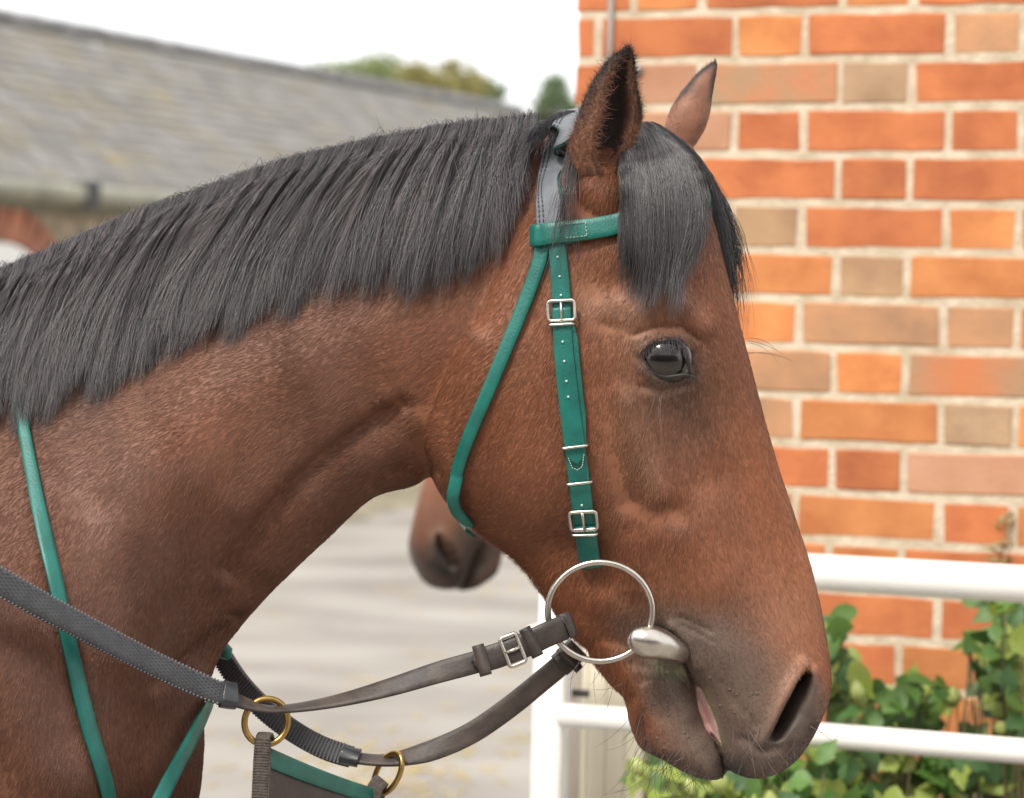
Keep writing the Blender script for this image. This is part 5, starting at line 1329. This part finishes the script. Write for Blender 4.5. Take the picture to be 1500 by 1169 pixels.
def ringt(c, X, Y, rx, ry, r, n=40): return [c + X * (rx * math.cos(2 * math.pi * i / n)) + Y * (ry * math.sin(2 * math.pi * i / n)) for i in range(n)]
c1 = W(390, 1057, -.108); X1 = (RIGHT * .94 + FWD * .33).normalized(); R1_ = 31 * PX
MB().tube(ringt(c1, X1, UP, R1_, R1_ * 1.03, 0), 4.6 * PX, 12, closed=True).build('ring', m_brass, mart, True)
c2 = W(568, 1133, .055); X2_ = (RIGHT * .72 + FWD * -.69 + UP * .25).normalized(); Y2 = (UP + RIGHT * .28).normalized()
MB().tube(ringt(c2, X2_, Y2, 29 * PX, 32 * PX, 0), 4.4 * PX, 12, closed=True).build('ring', m_brass, mart, True)
# bib panel
def bibp(u, v):
    """u 0..1 from the near ring to the far ring, v 0..1 downwards"""
    px = 385 + (548 - 385) * u - 22 * v + 30 * u * v * -1; py = 1096 + 60 * u + 3 * math.sin(u * 3.14) + 330 * v; y = -.105 + .155 * u - .03 * math.sin(v * 2)
    return W(px, py, y)
mb = MB(); nu, nv = 20, 16
for sd_ in (0, 1):
    for i in range(nu + 1):
        for j in range(nv + 1): mb.v.append(tuple(bibp(i / nu, j / nv) + Vector((.6, .8, 0)) * (.003 * sd_)))
o_ = (nu + 1) * (nv + 1)
for i in range(nu):
    for j in range(nv):
        a = i * (nv + 1) + j; q = (a, a + 1, a + nv + 2, a + nv + 1); mb.f.append(q); mb.f.append(tuple(x + o_ for x in reversed(q)))
for i in range(nu): a = i * (nv + 1); mb.f.append((a, a + nv + 1, a + nv + 1 + o_, a + o_))
for j in range(nv): mb.f.append((j, j + o_, j + 1 + o_, j + 1)); a = nu * (nv + 1) + j; mb.f.append((a, a + 1, a + 1 + o_, a + o_))
bib = mb.build('bib', m_vinyl, mart, True)
P_ = np.array([tuple(bibp(u, .033)) for u in np.linspace(.04, 1.0, 40)]); N_ = np.array([tuple(((bibp(u, .035) - bibp(u, .031)).cross(bibp(u + .01, .033) - bibp(u - .01, .033))).normalized()) for u in np.linspace(.04, 1.0, 40)]); N_ *= np.sign(-N_[:, 1:2])
gb = strap('binding', P_ + N_ * .0015, N_, np.interp(np.arange(40), [0, 39], [27, 22]) * PX, .0022, m_green, mart, dome=.05)
stitches([[tuple(p) for p in P_ + N_ * .0032]], gb, m_thread_dark, .004, .0026, .0005)
P_ = np.array([tuple(W(386 - 12 * t - 4 * t * t, 1082 + 330 * t, -.112 - .02 * t)) for t in np.linspace(0, 1, 60)]); N_ = np.tile(np.array([-.25, -.97, 0.0]), (60, 1))
wb_ = strap('webbing', P_, N_, np.interp(np.arange(60), [0, 6, 59], [22, 25, 30]) * PX, .004, m_web, mart, dome=.1)
mb = MB()
for s in np.arange(0, .2, .0026):
    f = s / .205; i = min(58, int(f * 59)); c, T, Bb, Nn = frame(P_, N_, i); c = c + T * ((f * 59 - i) * .0035)
    mb.box(c + Nn * .0044, 22 * PX, .0012, .0010, tuple(Bb), tuple(T), tuple(Nn))
o = mb.build('webbing_ribs', m_web, wb_); o['kind'] = 'stuff'
arc = []; an_ = np.linspace(-.4, math.pi + .4, 14); cc_ = W(388, 1087, -.108)
Pa = np.array([tuple(cc_ + UP * (.0055 * math.sin(a)) + Vector((.25, .97, 0)) * (.0055 * -math.cos(a))) for a in an_]); Na = np.array([tuple(UP * math.sin(a) + Vector((.25, .97, 0)) * -math.cos(a)) for a in an_])
strap('ring_loop', Pa, Na, 21 * PX, .003, m_web, mart)
cc_ = W(552, 1152, .05); Pa = np.array([tuple(cc_ + (UP * .8 + RIGHT * .6) * (.0055 * math.sin(a)) + Vector((-.2, -.9, 0)) * (.006 * math.cos(a)) - UP * max(0, -math.sin(a)) * .02) for a in np.linspace(-.8, math.pi + .8, 16)]); Na = np.array([tuple((UP * .8 + RIGHT * .6) * math.sin(a) + Vector((-.2, -.9, 0)) * math.cos(a)) for a in np.linspace(-.8, math.pi + .8, 16)])
strap('ring_loop', Pa, Na, 24 * PX, .003, m_web, mart)

# ================================================================== SECOND HORSE, looking out from behind the wall
HORSE2_YAW = 215
horse2 = empty('horse', W(760, 700, 3.2)); horse2.location.z = 0
tag(horse2, 'second bay horse whose dark muzzle shows below the jaw of the bridled horse', 'horse')
P2, Q2 = remeshed([loft(HEAD, 110), loft(JAW, 60), loft(NECK, 110, 96), loft(TRUNK, 60, 48)] + ear_base + legs(), .0075, 6)
P2 = sculpt(P2, Q2); C2 = pigment_and_light(P2); C2 = np.where((C2[:, 1] > .2)[:, None], GREY, C2) * .8; mz_ = sstep(.20, .02, np.linalg.norm(P2 - np.array(W(1120, 1060, 0)), axis=1))[:, None]; C2 = C2 * (1 - .62 * mz_)
f = sstep(.62, .35, P2[:, 2])[:, None]; C2 = C2 * (1 - f) + BLACK * f
e2 = [ear(NE_L, NE_R, .75, True, y0=-.062), ear(FE_L, FE_R, .8, False, y0=.055)]
pv, pq = merge([(P2, Q2)] + [(e_[0], e_[1]) for e_ in e2]); pc = np.vstack([C2] + [ear_colors(e_[0], *e_[2:], k_ == 1) for k_, e_ in enumerate(e2)])
# place: muzzle where the photo shows it, turned to face the yard; body stands behind the brick wall
muz_p = np.array(W(1120, 1060, 0)); poll = np.array(W(880, 190, 0))
q = pv - muz_p
hy = math.radians(HORSE2_YAW)
x_, y_ = q[:, 0] * math.cos(hy) - q[:, 1] * math.sin(hy), q[:, 0] * math.sin(hy) + q[:, 1] * math.cos(hy)
tgt = W(645, 826, 2.15); 
pv2 = np.stack([x_ + tgt.x, y_ + tgt.y, pv[:, 2]], -1); zoff = tgt.z - muz_p[2]
pv2[:, 2] = np.where(pv2[:, 2] > .6, pv2[:, 2] + zoff, pv2[:, 2] * (1 + zoff / .6))
link('body', np_mesh('body', pv2, pq, pc), horse2, m_body)
